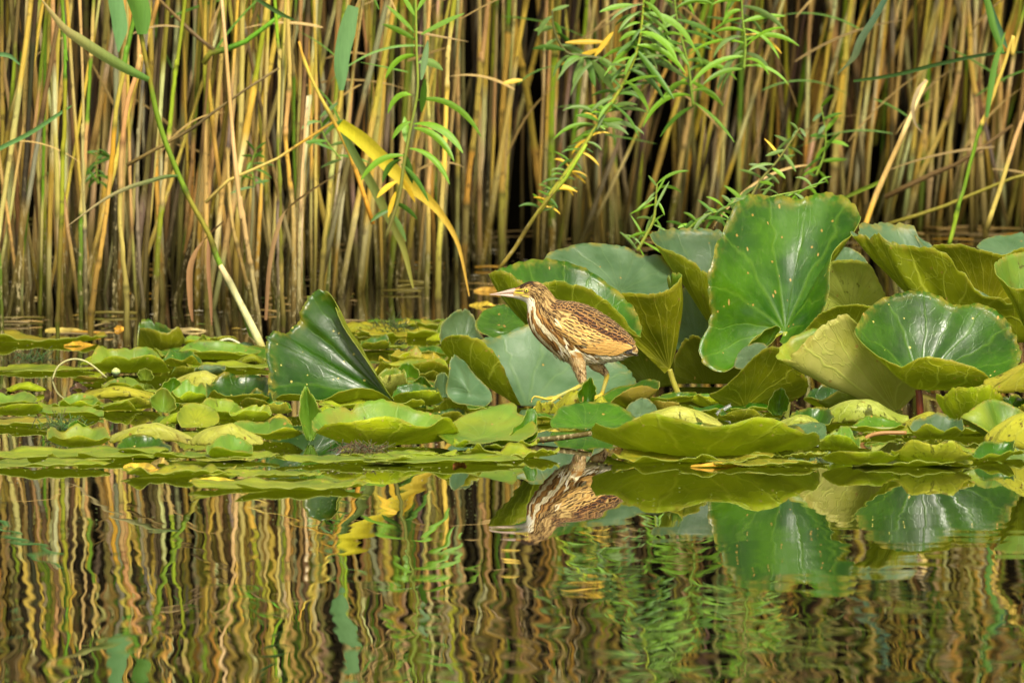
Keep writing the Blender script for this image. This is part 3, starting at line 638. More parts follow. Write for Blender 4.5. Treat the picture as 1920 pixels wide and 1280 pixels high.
roll('small yellow green hump under the big dark leaf', 580, 642, 762, 784, 'bright', 'mid', dep=5, seed=89)
boat('pale glossy leaf lying low left of the twisted spike', 425, 568, 786, 806, 826, 'pale', 'bright', dep=10, seed=90)
boat('yellow green leaf spreading right behind the big dark leaf', 690, 760, 690, 700, 742, 'pale', 'pale', dep=6, seed=91, lean=10)
boat('curled green leaf right of the big dark leaf', 735, 830, 715, 728, 762, 'mid', 'bright', dep=7, seed=92)
boat('olive leaf with its wavy edge turned up, far centre', 700, 846, 668, 678, 712, 'pad', 'olive', dep=9, seed=93)
boat('yellow topped leaf just beyond the olive wavy leaf', 728, 800, 655, 668, 690, 'padyel', 'olive', dep=7, seed=94)
flake('dark gleaming leaf cup with a wet blister, centre', 770, 812, 705, 745, 'dark', 'olive', seed=95)
flake('green and bronze leaf fold left of the gleaming cup', 812, 850, 698, 748, 'blue', 'olive', seed=96)
boat('green leaf curl hooked over a stalk behind the big dark leaf', 672, 728, 630, 640, 658, 'mid', 'olive', dep=4, seed=97, lean=10)
boat('flat green leaf beside the wavy olive one, far centre', 760, 836, 645, 660, 672, 'mid', 'olive', dep=7, seed=98)
flake('small green leaf standing behind the torn pale leaf', 818, 846, 604, 640, 'pale', 'bright', seed=99)
# ------------------------------------------------------------------ left bank of low leaves
boat('olive leaf curled upright like a wave at far left of the patch', 262, 352, 603, 608, 665, 'mid', 'olive', dep=6, seed=101, lean=-14)
boat('ruffled green leaf with a hanging front lip at left', 168, 318, 650, 668, 702, 'pale', 'bright', dep=10, seed=102)
boat('green leaf lying behind the ruffled one', 330, 490, 640, 655, 676, 'pale', 'bright', dep=12, seed=103)
boat('pale green low leaf between the reeds and the patch at left', 340, 400, 628, 634, 648, 'pale', 'bright', dep=5, seed=104)
boat('yellow green leaf with pale tip beneath the slanting reed', 390, 445, 632, 630, 650, 'pale', 'yellow', dep=5, seed=105)
boat('bluish leaf beside the foot of the slanting reed', 430, 490, 640, 650, 664, 'blue', 'olive', dep=6, seed=106)
boat('green leaf tongue with a clean pale edge at left', 190, 270, 707, 720, 732, 'pale', 'bright', dep=6, seed=107)
roll('pale yellow humped leaf freckled black, left of the big dark leaf', 303, 447, 696, 740, 'pale', 'pale', dep=8, seed=108, bites=2)
boat('long dark shining leaf running up to the big dark leaf', 385, 520, 704, 742, 764, 'dark', 'olive', dep=12, seed=109)
boat('green leaf with a ragged yellow hole, standing at left', 316, 388, 714, 738, 758, 'pale', 'bright', dep=5, seed=110, bites=6)
flake('crumpled bluish leaf left of the ragged one', 282, 330, 727, 776, 'pale', 'bright', seed=111, bites=6)
lily_leaf('light green torn leaf lying in front of the ragged one', 802, (365, 790, -2), [(332,778,-3),(345,758,2),(375,756,4),(405,770,4),(410,790,0),(385,802,-5),(345,800,-6)], top='pad', und='bright', closed=True, seed=112, bites=6)
boat('pale green leaf with a round back, left of the glossy low leaf', 368, 455, 748, 770, 788, 'pale', 'bright', dep=8, seed=113)
boat('thin green leaf standing edge on beside the yellow flap', 425, 505, 760, 772, 792, 'pale', 'bright', dep=5, seed=114, lean=12)
boat('pale green leaf cut by the left edge', -30, 70, 734, 752, 762, 'pale', 'bright', dep=8, seed=115)
boat('bright green leaf lip on the water at the left edge', -25, 82, 770, 757, 781, 'pale', 'bright', dep=6, seed=116)
boat('green leaf with a brown nick, left of the yellow dead leaf', 108, 190, 736, 752, 768, 'pale', 'bright', dep=7, seed=117)
boat('long pale leaf lying low behind the golden straw', 72, 195, 760, 772, 782, 'pale', 'bright', dep=8, seed=118)
roll('dead yellow leaf peppered with brown, at left', 146, 294, 724, 750, 'yellow', 'yellow', dep=9, seed=119, bites=6)
boat('yellow green leaf lying below the dead yellow leaf', 208, 300, 744, 748, 768, 'pad', 'yellow', dep=7, seed=120)
boat('green leaf with a thin lip in front of weedy water at left', 88, 208, 798, 820, 840, 'pale', 'bright', dep=9, seed=121)
roll('long pale yellow roll of leaf on black water at front left', 204, 362, 793, 836, 'pale', 'pale', dep=5, seed=122, bites=4)
roll('pale yellow leaf roll tapering right, second of the front left pair', 358, 494, 794, 838, 'pale', 'bright', dep=5, skew=.5, seed=123, bites=4)
boat('dark green leaf arch in front of the long yellow roll', 218, 322, 814, 842, 852, 'dark', 'pad', dep=8, seed=124)
boat('green leaf with a brown rim in front of the tapering roll', 388, 476, 818, 840, 860, 'pale', 'bright', dep=8, seed=125)
flake('small upright green leaf corner beside the ruffled leaf', 258, 288, 690, 716, 'pale', 'bright', seed=126)
boat('brown and green leaf folded under the white stem', 132, 200, 706, 705, 718, 'mid', 'brown', dep=6, seed=127)
boat('two toned blue green leaf scrap in the middle of the left patch', 364, 424, 682, 690, 704, 'blue', 'blue', dep=4, seed=128)
boat('little olive leaf left of the two toned scrap', 322, 364, 688, 686, 706, 'mid', 'olive', dep=4, seed=129)
flake('bright green leaf flake at the back of the left patch', 372, 392, 626, 650, 'pale', 'bright', seed=130)
roll('bright lime fold of leaf behind the long pale roll', 300, 372, 772, 800, 'bright', 'mid', dep=5, seed=140)
roll('small yellow fold of leaf just left of the twisted spike', 498, 548, 776, 800, 'yellow', 'mid', dep=4, seed=141)
roll('lime fold of leaf beside the flower stalk at far left', 205, 280, 684, 702, 'bright', 'pale', dep=5, seed=142)
roll('yellowish fold of leaf between the reeds and the ruffled leaf', 150, 205, 668, 688, 'bright', 'bright', dep=5, seed=143)
roll('olive fold of leaf in front of the slanting reed foot', 440, 500, 664, 684, 'olive', 'mid', dep=5, seed=144)
roll('pale fold of leaf nearest the left edge, low on the water', 8, 88, 716, 736, 'bright', 'pale', dep=6, seed=145)
boat('dark cupped leaf in the shadow left of the big dark leaf', 450, 515, 730, 748, 770, 'dark', 'olive', dep=6, seed=146, bites=4)
flake('green standing flake of leaf between the humped leaf and the ragged one', 300, 340, 708, 744, 'mid', 'olive', seed=147, bites=5, lean=8)
boat('dark green leaf edge below the wave shaped leaf', 300, 380, 658, 672, 690, 'dark', 'olive', dep=6, seed=148, bites=3)
flake('green torn leaf standing at front left by the weedy water', 128, 176, 788, 822, 'mid', 'bright', seed=149, bites=7, lean=-8)
boat('olive fold standing in front of the yellow topped leaf', 760, 830, 684, 696, 716, 'mid', 'olive', dep=5, seed=150, bites=3)
flake('green flake of leaf upright behind the gleaming cup', 742, 786, 680, 722, 'mid', 'bright', seed=151, bites=5)
roll('yellow fold of leaf behind the big dark leaf at its right', 640, 700, 606, 626, 'yellow', 'bright', dep=6, seed=152)
roll('lime fold of leaf on the far centre pads', 800, 868, 622, 642, 'bright', 'mid', dep=6, seed=153)
# ------------------------------------------------------------------ flat pads
P_ = [
 ('yellowing pad furthest left by the reeds', 60, 641, 150, 'padyel'), 
 ('broad green pad left of the ruffled leaf', 50, 696, 140, 'pad'), 
 ('wide smooth pad under the slanting reed', 420, 672, 150, 'mid'),
 ('smooth pad left of the big dark leaf', 455, 692, 110, 'pad'), ('yellow pad under the golden straw', 40, 800, 120, 'padyel'),
 ('yellow green pad beneath the dead leaf', 170, 770, 110, 'pad'), ('weedy pad under the pale humped leaf', 330, 742, 120, 'pad'),
 ('long duckweed green pad at front left', 150, 858, 210, 'pad'),
 ('duckweed green pad right of the long one', 400, 862, 130, 'pad'), ('front left pad with a blistered margin', 60, 876, 170, 'pad'),
 ('yellowish pad awash at front, left of centre', 330, 892, 120, 'padyel'), ('last pad before the open water, left of centre', 520, 916, 190, 'pad'),
 ('pad with a ribbed edge awash at front', 500, 896, 120, 'pad'), ('ruffled pad at front centre with the dark weed clump', 650, 868, 140, 'pad'),
 ('wide ruffled pad at front centre', 830, 868, 165, 'pad'), ('smaller pad at front centre nearest the bird reflection', 960, 858, 100, 'pad'),
 ('pad touching the middle of the wide ruffled one', 745, 858, 120, 'pad'),
 ('yellow pad beyond the big dark leaf', 700, 618, 95, 'padyel'), ('green far pad before the reeds, centre', 760, 608, 80, 'mid'),
 ('yellow green far pad left of the grooved leaf', 820, 618, 90, 'padyel'), ('yellow far pad with weed on it', 760, 632, 110, 'padyel'),
 ('pad behind the olive wavy leaf', 690, 655, 80, 'pad'), ('yellow pad under the yellow topped leaf', 790, 686, 90, 'padyel'),
 ('green pad in the shadow right of the big leaf', 790, 735, 90, 'mid'), ('pad at the foot of the curled leaf, centre', 700, 770, 110, 'pad'),
 ('pad under the huge pale leaf', 880, 770, 90, 'mid'), ('pad under the feet of the bird', 1080, 790, 100, 'mid'),
 ('yellow green pad in front of the long bright leaf', 1300, 866, 170, 'padyel'), ('golden pad right in front of the long bright leaf', 1430, 874, 110, 'padyel'),
 ('small green pad at the tip of the long bright leaf', 1500, 862, 60, 'pad'), ('pad beneath the brown spotted leaf', 1700, 872, 130, 'pad'),
 ('dark weedy pad enclosed by leaves at right', 1680, 818, 70, 'pad'), ('grey green pad by the red stalk', 1740, 800, 60, 'mid'),
 ('pad fringing the right edge leaves', 1850, 858, 90, 'pad'), ('green pad under the dark curled leaf', 1560, 835, 80, 'pad'),
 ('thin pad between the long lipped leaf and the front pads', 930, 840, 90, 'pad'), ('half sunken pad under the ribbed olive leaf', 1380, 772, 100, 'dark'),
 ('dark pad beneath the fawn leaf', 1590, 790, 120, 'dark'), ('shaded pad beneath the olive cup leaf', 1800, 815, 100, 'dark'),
 ]
for i, (lb, x, y, r_, k_) in enumerate(P_):
    pad(lb, x, y, r_ * 0.92, top=k_, und='bright', ruf=random.Random(i).uniform(0.003, 0.011), z=0.003 + 0.0009 * (i % 5))
# ------------------------------------------------------------------ reeds
RC = {'tan': (0.60, 0.435, 0.13), 'gold': (0.68, 0.46, 0.075), 'pale': (0.80, 0.67, 0.30), 'brown': (0.20, 0.135, 0.042), 'shade_brown': (0.050, 0.036, 0.016),  # the near-black brown puts the shade between stems into their colour
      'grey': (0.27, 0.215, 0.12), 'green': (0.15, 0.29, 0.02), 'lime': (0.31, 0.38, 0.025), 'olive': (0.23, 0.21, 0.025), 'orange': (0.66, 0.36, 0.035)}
rg = random.Random(77)
def jit(c, a=0.16):
    k = 1 + rg.uniform(-a, a); return tuple(max(0.0, v * k * (1 + rg.uniform(-0.06, 0.06))) for v in c)
def stem_cols(zs, scheme, seed, wet=True):  # wet: olive wet foot, darkened further for shade
    """colour along the stem: sheathed and bare lengths between the nodes"""
    r = random.Random(seed); out = []; nodes = []
    z = -0.3
    while z < 4: nodes.append(z); z += r.uniform(0.10, 0.24)
    cs = [scheme[r.randrange(len(scheme))] for _ in nodes]
    gr = r.random() < .55
    cs = [(r.choice(('lime', 'olive', 'green', 'gold')) if gr and zz > .42 + .25 * r.random() and c not in ('shade_brown', 'pale') and r.random() < .6 else c) for c, zz in zip(cs, nodes)]
    cs = [tuple(v * (1 + r.uniform(-.18, .18)) for v in RC[c]) for c in cs]
    for z in zs:
        i = max(0, max([k for k, q in enumerate(nodes) if q <= z] or [0])); c = np.array(cs[i])
        f = min([abs(z - q) for q in nodes])
        if f < 0.006: c = c * 0.42
        if wet and z < 0.22:  # wet olive foot, darkened further for the shade low among the reeds
            q = 0.94 * (1 - max(z, 0) / 0.22) ** .55; c = c * (1 - q) + np.array((0.060, 0.050, 0.008)) * q
        out.append(c)
    return np.array(out), nodes
def stem_into(mb, base, top, rad, scheme, seed, bend=0.02, k=7, dz=0.035, wet=True, mid=None):
    r = random.Random(seed)
    base = np.array(base); top = np.array(top)
    n = max(6, int(abs(top[2] - base[2]) / dz))
    t = np.linspace(0, 1, n)[:, None]
    bv = np.array((r.uniform(-1, 1), r.uniform(-1, 1) * 0.5, 0)) * bend * (top[2] - base[2])
    if mid is None: P = base + (top - base) * t + bv * (4 * t * (1 - t))
    else: P = catmull([base] + mid + [top], n)
    # kinks at the nodes
    P[:, 0] += np.cumsum(np.array([r.gauss(0, 1) for _ in range(n)])) * 0.0006
    C, nodes = stem_cols(P[:, 2], scheme, seed, wet)
    nd = np.array([min(abs(z - q) for q in nodes) for z in P[:, 2]])
    stp = np.array([0.10 * (sum(1 for q in nodes if q < z) % 2) for z in P[:, 2]])      # sheaths end at every other node
    rad_ = rad * (1 - 0.35 * t[:, 0]) * (1 + stp) * (1 + 0.25 * (nd < 0.012)) * (1 + 0.06 * np.sin(P[:, 2] * 9 + seed))
    mb.tube(P, rad_, C, k)
    return P
def reed_blade_into(mb, p0, dirx, L, wid, col, droop=0.6, diry=0.0, tipcol=None, rise=0.7):
    n = 12; P = [np.array(p0)]; v = norm(np.array((dirx, diry, rise)))
    for i in range(n):
        v = norm(v + np.array((0, 0, -droop / n * 1.6))); P.append(P[-1] + v * L / n)
    P = np.array(P); tt = np.linspace(0, 1, n + 1)
    wd = wid * np.minimum(1, tt * 6 + 0.35) * (1 - tt ** 2.2) + 0.0004
    side = norm(np.cross(v, (0.25 * (1 if dirx > 0 else -1), -1, 0.35)))
    c = np.tile(np.array(col), (n + 1, 1))
    if tipcol is not None: c = c * (1 - tt[:, None] ** 1.5) + np.array(tipcol) * tt[:, None] ** 1.5
    mb.blade(P, wd, side, 0.35, c)
ZTOP = 2.2
GR = 'reed stems of the reed bed'
def px_stem(label, pts, wpx, scheme, yb=None, group=None, blades=(), seed=None, d=None, dtop=None, extend=True, cat='reed', k=8, bend=0.006, wet=True):
    """pts: photo points from foot to top; the foot stands on the water at pts[0]"""
    seed = int(pts[0][0] * 7 + pts[0][1]) if seed is None else seed
    free = d is not None; d = d or gd(yb or pts[0][1]); dt = dtop if dtop is not None else d
    n = len(pts); P = [W(p[0], p[1], d + (dt - d) * i / max(1, n - 1)) for i, p in enumerate(pts)]
    if yb is None and not free: P[0][2] = min(P[0][2], -0.03)
    if extend:
        v = P[-1] - P[-2]; v = v / max(v[2], 1e-3)
        v[0] = max(-0.25, min(0.25, v[0])); P.append(P[-1] + v * (ZTOP - P[-1][2]))
    rad = wpx * 0.88 / scale_at(d) / 2
    mb = MB(); path = stem_into(mb, P[0], P[-1], rad, scheme, seed, bend, k, 0.03, wet, P[1:-1] if len(P) > 2 else None)
    if blades:
        root = empty('reed', tuple(path[0] * (1, 1, 0))); tag(root, label, cat, group or GR)
        mb.build('stem', REED, root)
        for b in blades:
            m2 = MB(); m2.blade(catmull([W(q[0], q[1], d - 0.02 + (q[2] / 100 if len(q) > 2 else 0)) for q in b[0]], 22),
                    (b[1] / scale_at(d)) * np.sin(np.linspace(0.35, 3.1, 22)) ** 0.7, b[3] if len(b) > 3 else (0.3, -0.35, 1), 0.3,
                    np.array([np.array(b[2][0]) * (1 - u) + np.array(b[2][1]) * u for u in np.linspace(0, 1, 22) ** 1.3]))
            m2.build('leaf', BLADE, root)
        return root
    o = mb.build('reed', REED, origin=path[0] * (1, 1, 0)); return tag(o, label, cat, group or (GR if cat == 'reed' else None))

GB = ((0.09, 0.22, 0.025), (0.13, 0.26, 0.03)); GT = ((0.12, 0.26, 0.035), (0.50, 0.38, 0.14))
px_stem('green and straw reed leaning across the front left, its foot among the lily leaves',
  [(494, 662), (462, 595), (415, 503), (392, 440), (355, 372), (335, 328), (300, 235), (281, 150), (264, 62), (250, -30)], 13, ['green', 'lime', 'green', 'olive'], seed=15, extend=False, bend=0, wet=False,
  blades=[([(279,150),(240,132),(195,106),(150,76),(118,52),(78,0)], 22, GT), ([(266,65),(262,20),(240,-40),(225,-90)], 40, GB, (1,-.3,.1)), ([(334,330),(310,332),(275,342),(242,352),(195,375),(125,425)], 9, ((0.12,0.22,0.05),(0.55,0.42,0.2)))])
px_stem('thick straw sheath at the foot of the leaning green reed', [(498, 665), (469, 605), (441, 550), (412, 497)], 17, ['pale', 'gold', 'pale'], seed=3, extend=False, d=gd(662) - 0.014, bend=0, wet=False)
px_stem('broken brown stub beside the foot of the leaning reed', [(489, 665), (478, 648), (466, 632)], 9, ['brown', 'grey'], extend=False, seed=4)
px_stem('golden orange reed with a green sodden foot, far left', [(166, 640), (171, 575), (180, 500), (197, 380), (212, 210), (232, 90), (247, 20)], 12, ['gold', 'orange', 'gold'], seed=8)
px_stem('straw reed, fat and mottled white, with its sheath split', [(235, 650), (236, 560), (232, 480), (226, 380), (232, 230), (262, 110), (268, 0)], 12, ['tan', 'tan', 'grey'], seed=9)
px_stem('reddish grey weathered reed scarred with pale scales', [(274, 612), (268, 560), (261, 480), (257, 380), (262, 250), (272, 120)], 9, ['grey', 'brown'], seed=10)
px_stem('yellow green reed with a straw shin, left', [(108, 640), (109, 560), (114, 400), (120, 225), (120, 100), (112, 0)], 10, ['tan', 'lime', 'lime', 'olive'], seed=11)
px_stem('straw reed between the green shinned one and the golden one', [(152, 600), (150, 500), (148, 390), (156, 230), (165, 100), (170, 0)], 10, ['tan', 'green', 'tan'], seed=12)
px_stem('grey crusted reed standing close behind the straw one at left', [(164, 610), (160, 500), (157, 380), (154, 240), (150, 120)], 8, ['grey', 'tan'], seed=13)
px_stem('slender green reed at the left edge, straw above', [(8, 640), (3, 560), (-3, 450), (-8, 300)], 7, ['green', 'tan', 'tan'], seed=14)
px_stem('olive footed reed near the left edge', [(13, 585), (10, 500), (6, 400), (3, 200), (2, 0)], 10, ['olive', 'tan', 'gold'], seed=16)
px_stem('tall tan reed with twin at left, dark foot', [(74, 590), (76, 480), (77, 380), (72, 240), (88, 120), (96, 0)], 11, ['tan', 'gold'], seed=17)
px_stem('slanting grey reed with black foot at left', [(92, 585), (84, 520), (78, 440), (74, 380), (70, 260)], 9, ['grey', 'brown'], seed=18)
px_stem('straw reed with an olive foot, fifth from the leaning one', [(293, 605), (295, 480), (302, 380), (318, 240), (330, 120), (345, 0)], 11, ['tan', 'tan', 'lime'], seed=19)
px_stem('olive reed bending right from a mossy foot', [(333, 572), (345, 500), (352, 450), (362, 380), (380, 250), (400, 100), (410, 0)], 11, ['olive', 'tan', 'tan'], seed=20)
px_stem('mossy reed rising straight under the leaning green one', [(373, 575), (380, 510), (392, 420), (415, 250), (432, 120), (440, 0)], 10, ['olive', 'tan'], seed=21)
px_stem('scabbed white and brown reed curving behind the leaning reed', [(476, 580), (463, 530), (445, 460), (430, 390), (424, 280), (432, 150)], 9, ['grey', 'tan'], seed=22)
px_stem('pale bone coloured reed just right of the leaning reed', [(492, 630), (483, 580), (473, 500), (464, 430), (455, 370), (447, 280)], 11, ['pale', 'tan', 'pale'], seed=23)
px_stem('bright green and yellow reed hanging above the pale one', [(455, 560), (452, 400), (448, 270), (445, 170), (452, 60), (462, 0)], 9, ['lime', 'green', 'lime'], seed=24)
px_stem('dark speckled reed behind the folded big leaf', [(521, 620), (520, 520), (518, 420), (522, 250), (528, 100)], 8, ['grey', 'brown', 'grey'], seed=25)
px_stem('olive yellow reed beside the dark speckled one', [(530, 620), (528, 520), (524, 400), (520, 260), (522, 100), (515, 0)], 9, ['olive', 'lime', 'tan'], seed=26)
px_stem('straw reed in front of the big folded leaf gap', [(549, 610), (549, 520), (547, 400), (532, 260), (540, 150), (535, 0)], 11, ['tan', 'gold', 'tan'], seed=27)
px_stem('sandy reed capped pale, right of the straw pair', [(563, 590), (564, 480), (566, 380), (572, 260), (577, 178)], 10, ['pale', 'tan'], seed=28, extend=False)
px_stem('green topped slender reed over the folded leaf', [(574, 560), (560, 420), (553, 300), (555, 180), (551, 80), (556, 0)], 8, ['tan', 'green', 'green'], seed=29)
px_stem('tan reed right above the tip of the big folded leaf', [(598, 570), (603, 470), (614, 380), (628, 250), (642, 120), (650, 0)], 11, ['tan', 'tan', 'gold'], seed=30)
px_stem('orange broken reed slanting down from the upper left', [(700, 420), (660, 300), (626, 230), (600, 185), (575, 130), (560, 78)], 9, ['orange', 'gold'], d=23.2, extend=False, seed=31)
px_stem('long brown fallen stalk crossing the left reeds', [(238, 310), (300, 275), (362, 240), (430, 188), (522, 128)], 8, ['brown', 'tan'], d=23.0, extend=False, seed=32)
px_stem('thin fallen stalk running up to the right at left centre', [(385, 380), (440, 330), (500, 310), (555, 275), (625, 230)], 8, ['tan', 'orange'], d=23.1, extend=False, seed=33)
px_stem('pale split reed with a blunt top, left of centre', [(560, 600), (562, 440), (568, 300), (577, 180)], 8, ['pale'], d=23.3, extend=False, seed=34)
px_stem('thick golden straw leaning left at top centre', [(1040, 470), (1018, 380), (1000, 250), (990, 170), (975, 80), (962, 0)], 15, ['gold', 'tan', 'gold'], seed=35)
px_stem('thick golden reed with a lime green top, upper centre', [(1033, 480), (1034, 380), (1031, 200), (1034, 100), (1038, 0)], 16, ['tan', 'gold', 'lime'], seed=36)
px_stem('smooth tan column of reed left of the golden pair', [(942, 500), (943, 380), (944, 200), (955, 60), (958, 0)], 14, ['tan', 'tan', 'gold'], seed=37)
px_stem('pale sunlit reed with a green upper part, centre', [(822, 600), (824, 500), (832, 350), (838, 180), (842, 90), (852, 0)], 12, ['tan', 'gold', 'lime'], seed=38)
px_stem('bleached reed standing behind the willow herb', [(800, 560), (802, 400), (806, 250), (800, 120), (806, 0)], 10, ['pale', 'tan'], seed=39)
px_stem('stout tan reed right of the willow herb', [(868, 520), (872, 380), (888, 240), (898, 100), (900, 80)], 13, ['tan', 'gold'], seed=40)
px_stem('grey brown reed leaning left over the dark gap, centre right', [(1190, 455), (1182, 400), (1168, 320), (1160, 250), (1166, 160)], 11, ['brown', 'grey'], seed=41)
px_stem('greyish white thin reed under the willow branch', [(1122, 460), (1121, 380), (1124, 320), (1134, 220), (1140, 150)], 10, ['grey', 'tan', 'grey'], seed=42)
px_stem('tan reed cut short under the willow branch', [(1145, 460), (1146, 350), (1144, 240), (1140, 190)], 12, ['tan'], seed=43, extend=False)
px_stem('straw reed slanting right with an orange scar, right of centre', [(1268, 440), (1290, 300), (1310, 220), (1332, 120), (1370, 20), (1380, 0)], 12, ['tan', 'orange', 'gold', 'tan'], seed=44)
px_stem('yellowish reed slanting beside the orange scarred one', [(1250, 450), (1275, 300), (1300, 170), (1322, 60), (1335, 0)], 12, ['tan', 'lime', 'tan'], seed=45)
px_stem('dull thick reed bunch member leaning right behind', [(1325, 430), (1345, 300), (1360, 180), (1380, 100), (1405, 0)], 15, ['brown', 'tan'], seed=46)
px_stem('long tan reed leaning right above the tallest leaf', [(1375, 430), (1392, 300), (1410, 160), (1425, 60), (1430, 0)], 13, ['tan', 'tan', 'green'], seed=47)
px_stem('bright lime reed rising above the tallest leaf', [(1477, 430), (1477, 300), (1474, 180), (1471, 60), (1470, 0)], 10, ['lime', 'tan', 'lime'], seed=48)
px_stem('pale reed with a hooked tip, slanting to the right above the torn leaf', [(1612, 450), (1640, 370), (1665, 310), (1700, 230), (1735, 150)], 12, ['gold', 'pale', 'tan'], d=23.6, extend=False, seed=49)
px_stem('golden reed standing upright over the right of the tallest leaf', [(1555, 440), (1562, 320), (1575, 180), (1590, 80), (1600, 0)], 15, ['tan', 'gold', 'gold'], seed=50)
px_stem('tan reed leaning far right from behind the torn leaf', [(1685, 450), (1720, 340), (1760, 250), (1790, 160), (1800, 80), (1806, 0)], 12, ['tan', 'tan'], seed=51)
px_stem('straw reed arching left at the right side', [(1850, 450), (1840, 330), (1830, 200), (1820, 100), (1815, 0)], 13, ['tan', 'gold'], seed=52)
px_stem('green reed slanting right near the right edge with a hanging leaf', [(1780, 460), (1810, 340), (1838, 240), (1870, 160), (1900, 70), (1925, 0)], 9, ['gold', 'green', 'lime', 'green'], d=23.4, seed=53,
  blades=[([(1850,220),(1858,160),(1868,110),(1885,60)], 12, GB, (1,-.3,.1)), ([(1880,100),(1862,50),(1850,0),(1838,-30)], 14, GB, (1,-.3,.1))])
px_stem('grey fallen reed crossing the lower right edge', [(1850, 430), (1880, 340), (1905, 260), (1930, 190)], 11, ['grey', 'tan'], d=23.5, extend=False, seed=54)
px_stem('moss green fallen stalk lying low across the right reeds', [(1650, 425), (1730, 400), (1800, 375), (1880, 340), (1960, 318)], 9, ['olive', 'brown'], d=24.5, extend=False, seed=55)
px_stem('dim fallen stalk running up right behind the torn leaf', [(1660, 370), (1740, 330), (1810, 300), (1900, 235)], 10, ['brown', 'olive'], d=25.5, extend=False, seed=56)
px_stem('brown fallen twig bridging the reeds at upper left', [(380, 120), (400, 95), (440, 90), (490, 55), (530, 25)], 12, ['olive', 'brown'], d=24.0, extend=False, seed=57)
px_stem('thin brown twig climbing left from the bridging twig', [(402, 94), (360, 60), (330, 30), (300, 0)], 8, ['brown', 'orange'], d=24.0, extend=False, seed=58)
px_stem('yellow green slanting stalk running up from the bird to the willow branch', [(935, 505), (965, 465), (1010, 395), (1060, 335), (1100, 270)], 9, ['lime', 'olive'], d=21.9, extend=False, seed=59, cat='stalk')
px_stem('golden straw floating on the water at the left edge', [(-40, 783), (40, 784), (110, 786), (165, 789)], 8, ['gold'], d=gd(786), extend=False, seed=60, cat='straw', bend=0)
px_stem('long straw lying before the folded leaf roots at centre', [(880, 833), (960, 828), (1040, 822), (1110, 812)], 17, ['pale', 'tan'], d=gd(832), extend=False, seed=61, cat='straw', bend=0)

# broad loose blades among the reeds
def px_blade(label, pts, wpx, c0, c1, d, side=(0.8, -0.3, 0.5), prof=None, cat='reed leaf'):
    m = MB(); n = 30
    pr = np.sin(np.linspace(0.45, 3.08, n)) ** 0.6 if prof is None else np.interp(np.linspace(0, 1, n), *prof)
    m.blade(catmull([W(q[0], q[1], d + (q[2] / 100 if len(q) > 2 else 0)) for q in pts], n), wpx / scale_at(d) * pr, side, 0.22,
            np.array([np.array(c0) * (1 - u) + np.array(c1) * u for u in np.linspace(0, 1, n)]))
    return tag(m.build('reed_leaf', BLADE), label, cat, 'loose leaves hanging in the reeds')
YG = (0.66, 0.60, 0.02); OR = (0.72, 0.42, 0.07)
px_blade('broad yellow blade folded down to the right, centre left', [(638,232),(680,262),(720,300),(760,340),(800,372),(830,405),(860,460),(880,555)], 30, YG, OR, 23.0, (0.55,-0.3,0.75), ([0,.15,.3,.55,.75,1],[.8,1,1,.7,.4,.08]))
px_blade('dark green blade hanging behind the yellow one', [(640,240),(665,290),(700,350),(725,400),(755,460),(775,540)], 18, (0.08,0.16,0.03), (0.30,0.28,0.05), 23.1, (0.9,-0.3,0.3))
px_blade('upright grey green blade with a cut top, left of centre', [(640,170),(640,110),(652,50),(662,12)], 34, (0.12,0.26,0.08), (0.14,0.28,0.09), 22.9, (1,-.25,.1), ([0,.2,.6,1],[.25,.8,1,.65]))
px_blade('broad green blade dropping from the top left corner of the reeds', [(222,98),(224,50),(216,0),(210,-60)], 30, (0.15,0.32,0.10), (0.15,0.32,0.10), 23.0, (1,-.25,.1), ([0,.3,1],[.1,1,1]))
px_blade('thin green blade slanting up at the left edge', [(-30,300),(0,278),(55,250),(110,214),(135,198)], 9, (0.13,0.30,0.09), (0.15,0.32,0.08), 23.0, (0.2,-.3,1))
px_blade('small green blade tip poking in at the left edge', [(-30,105),(0,102),(20,106),(38,122)], 9, (0.12,0.26,0.09), (0.15,0.30,0.1), 22.8, (0.2,-.3,1))
px_blade('dark blue green blade slanting down from the top, right of the willow', [(1670,-20),(1640,35),(1615,75),(1600,110),(1570,140)], 16, (0.05,0.12,0.06), (0.10,0.12,0.04), 23.6, (0.8,-.3,.5))
px_blade('dark narrow blade lying nearly level at upper right', [(1600,152),(1680,140),(1760,120),(1850,102),(1930,97)], 8, (0.05,0.12,0.02), (0.03,0.07,0.015), 23.4, (0.1,-.4,1))
px_blade('teal blade hanging from the top right corner', [(1840,-30),(1858,20),(1875,60),(1888,90)], 14, (0.06,0.17,0.08), (0.09,0.2,0.08), 23.4, (1,-.3,.3))
px_blade('curled pale shred of blade beside the hooked reed', [(1738,150),(1722,168),(1712,200),(1716,230),(1730,250)], 7, (0.5,0.38,0.2), (0.3,0.22,0.1), 23.5, (0.9,-.3,.2))
px_blade('green blade stretching right from the tallest leaf', [(1580,372),(1610,358),(1640,345),(1660,332)], 9, (0.17,0.24,0.02), (0.2,0.3,0.02), 23.8, (0.2,-.4,1))
px_blade('dark green blade cutting in from the top, left of centre', [(470,-10),(500,10),(530,28),(553,38)], 9, (0.06,0.13,0.03), (0.08,0.16,0.03), 23.0, (0.2,-.4,1))
px_blade('brown dry blade hanging into the water at left', [(420,415),(380,455),(358,500),(357,560),(361,603)], 14, (0.42,0.24,0.09), (0.30,0.15,0.06), 23.0, (0.6,-.3,.7))
px_blade('thin reddish blade hanging straight to the water', [(392,430),(391,500),(395,560),(397,610)], 8, (0.34,0.18,0.08), (0.25,0.12,0.05), 23.0, (1,-.3,0))
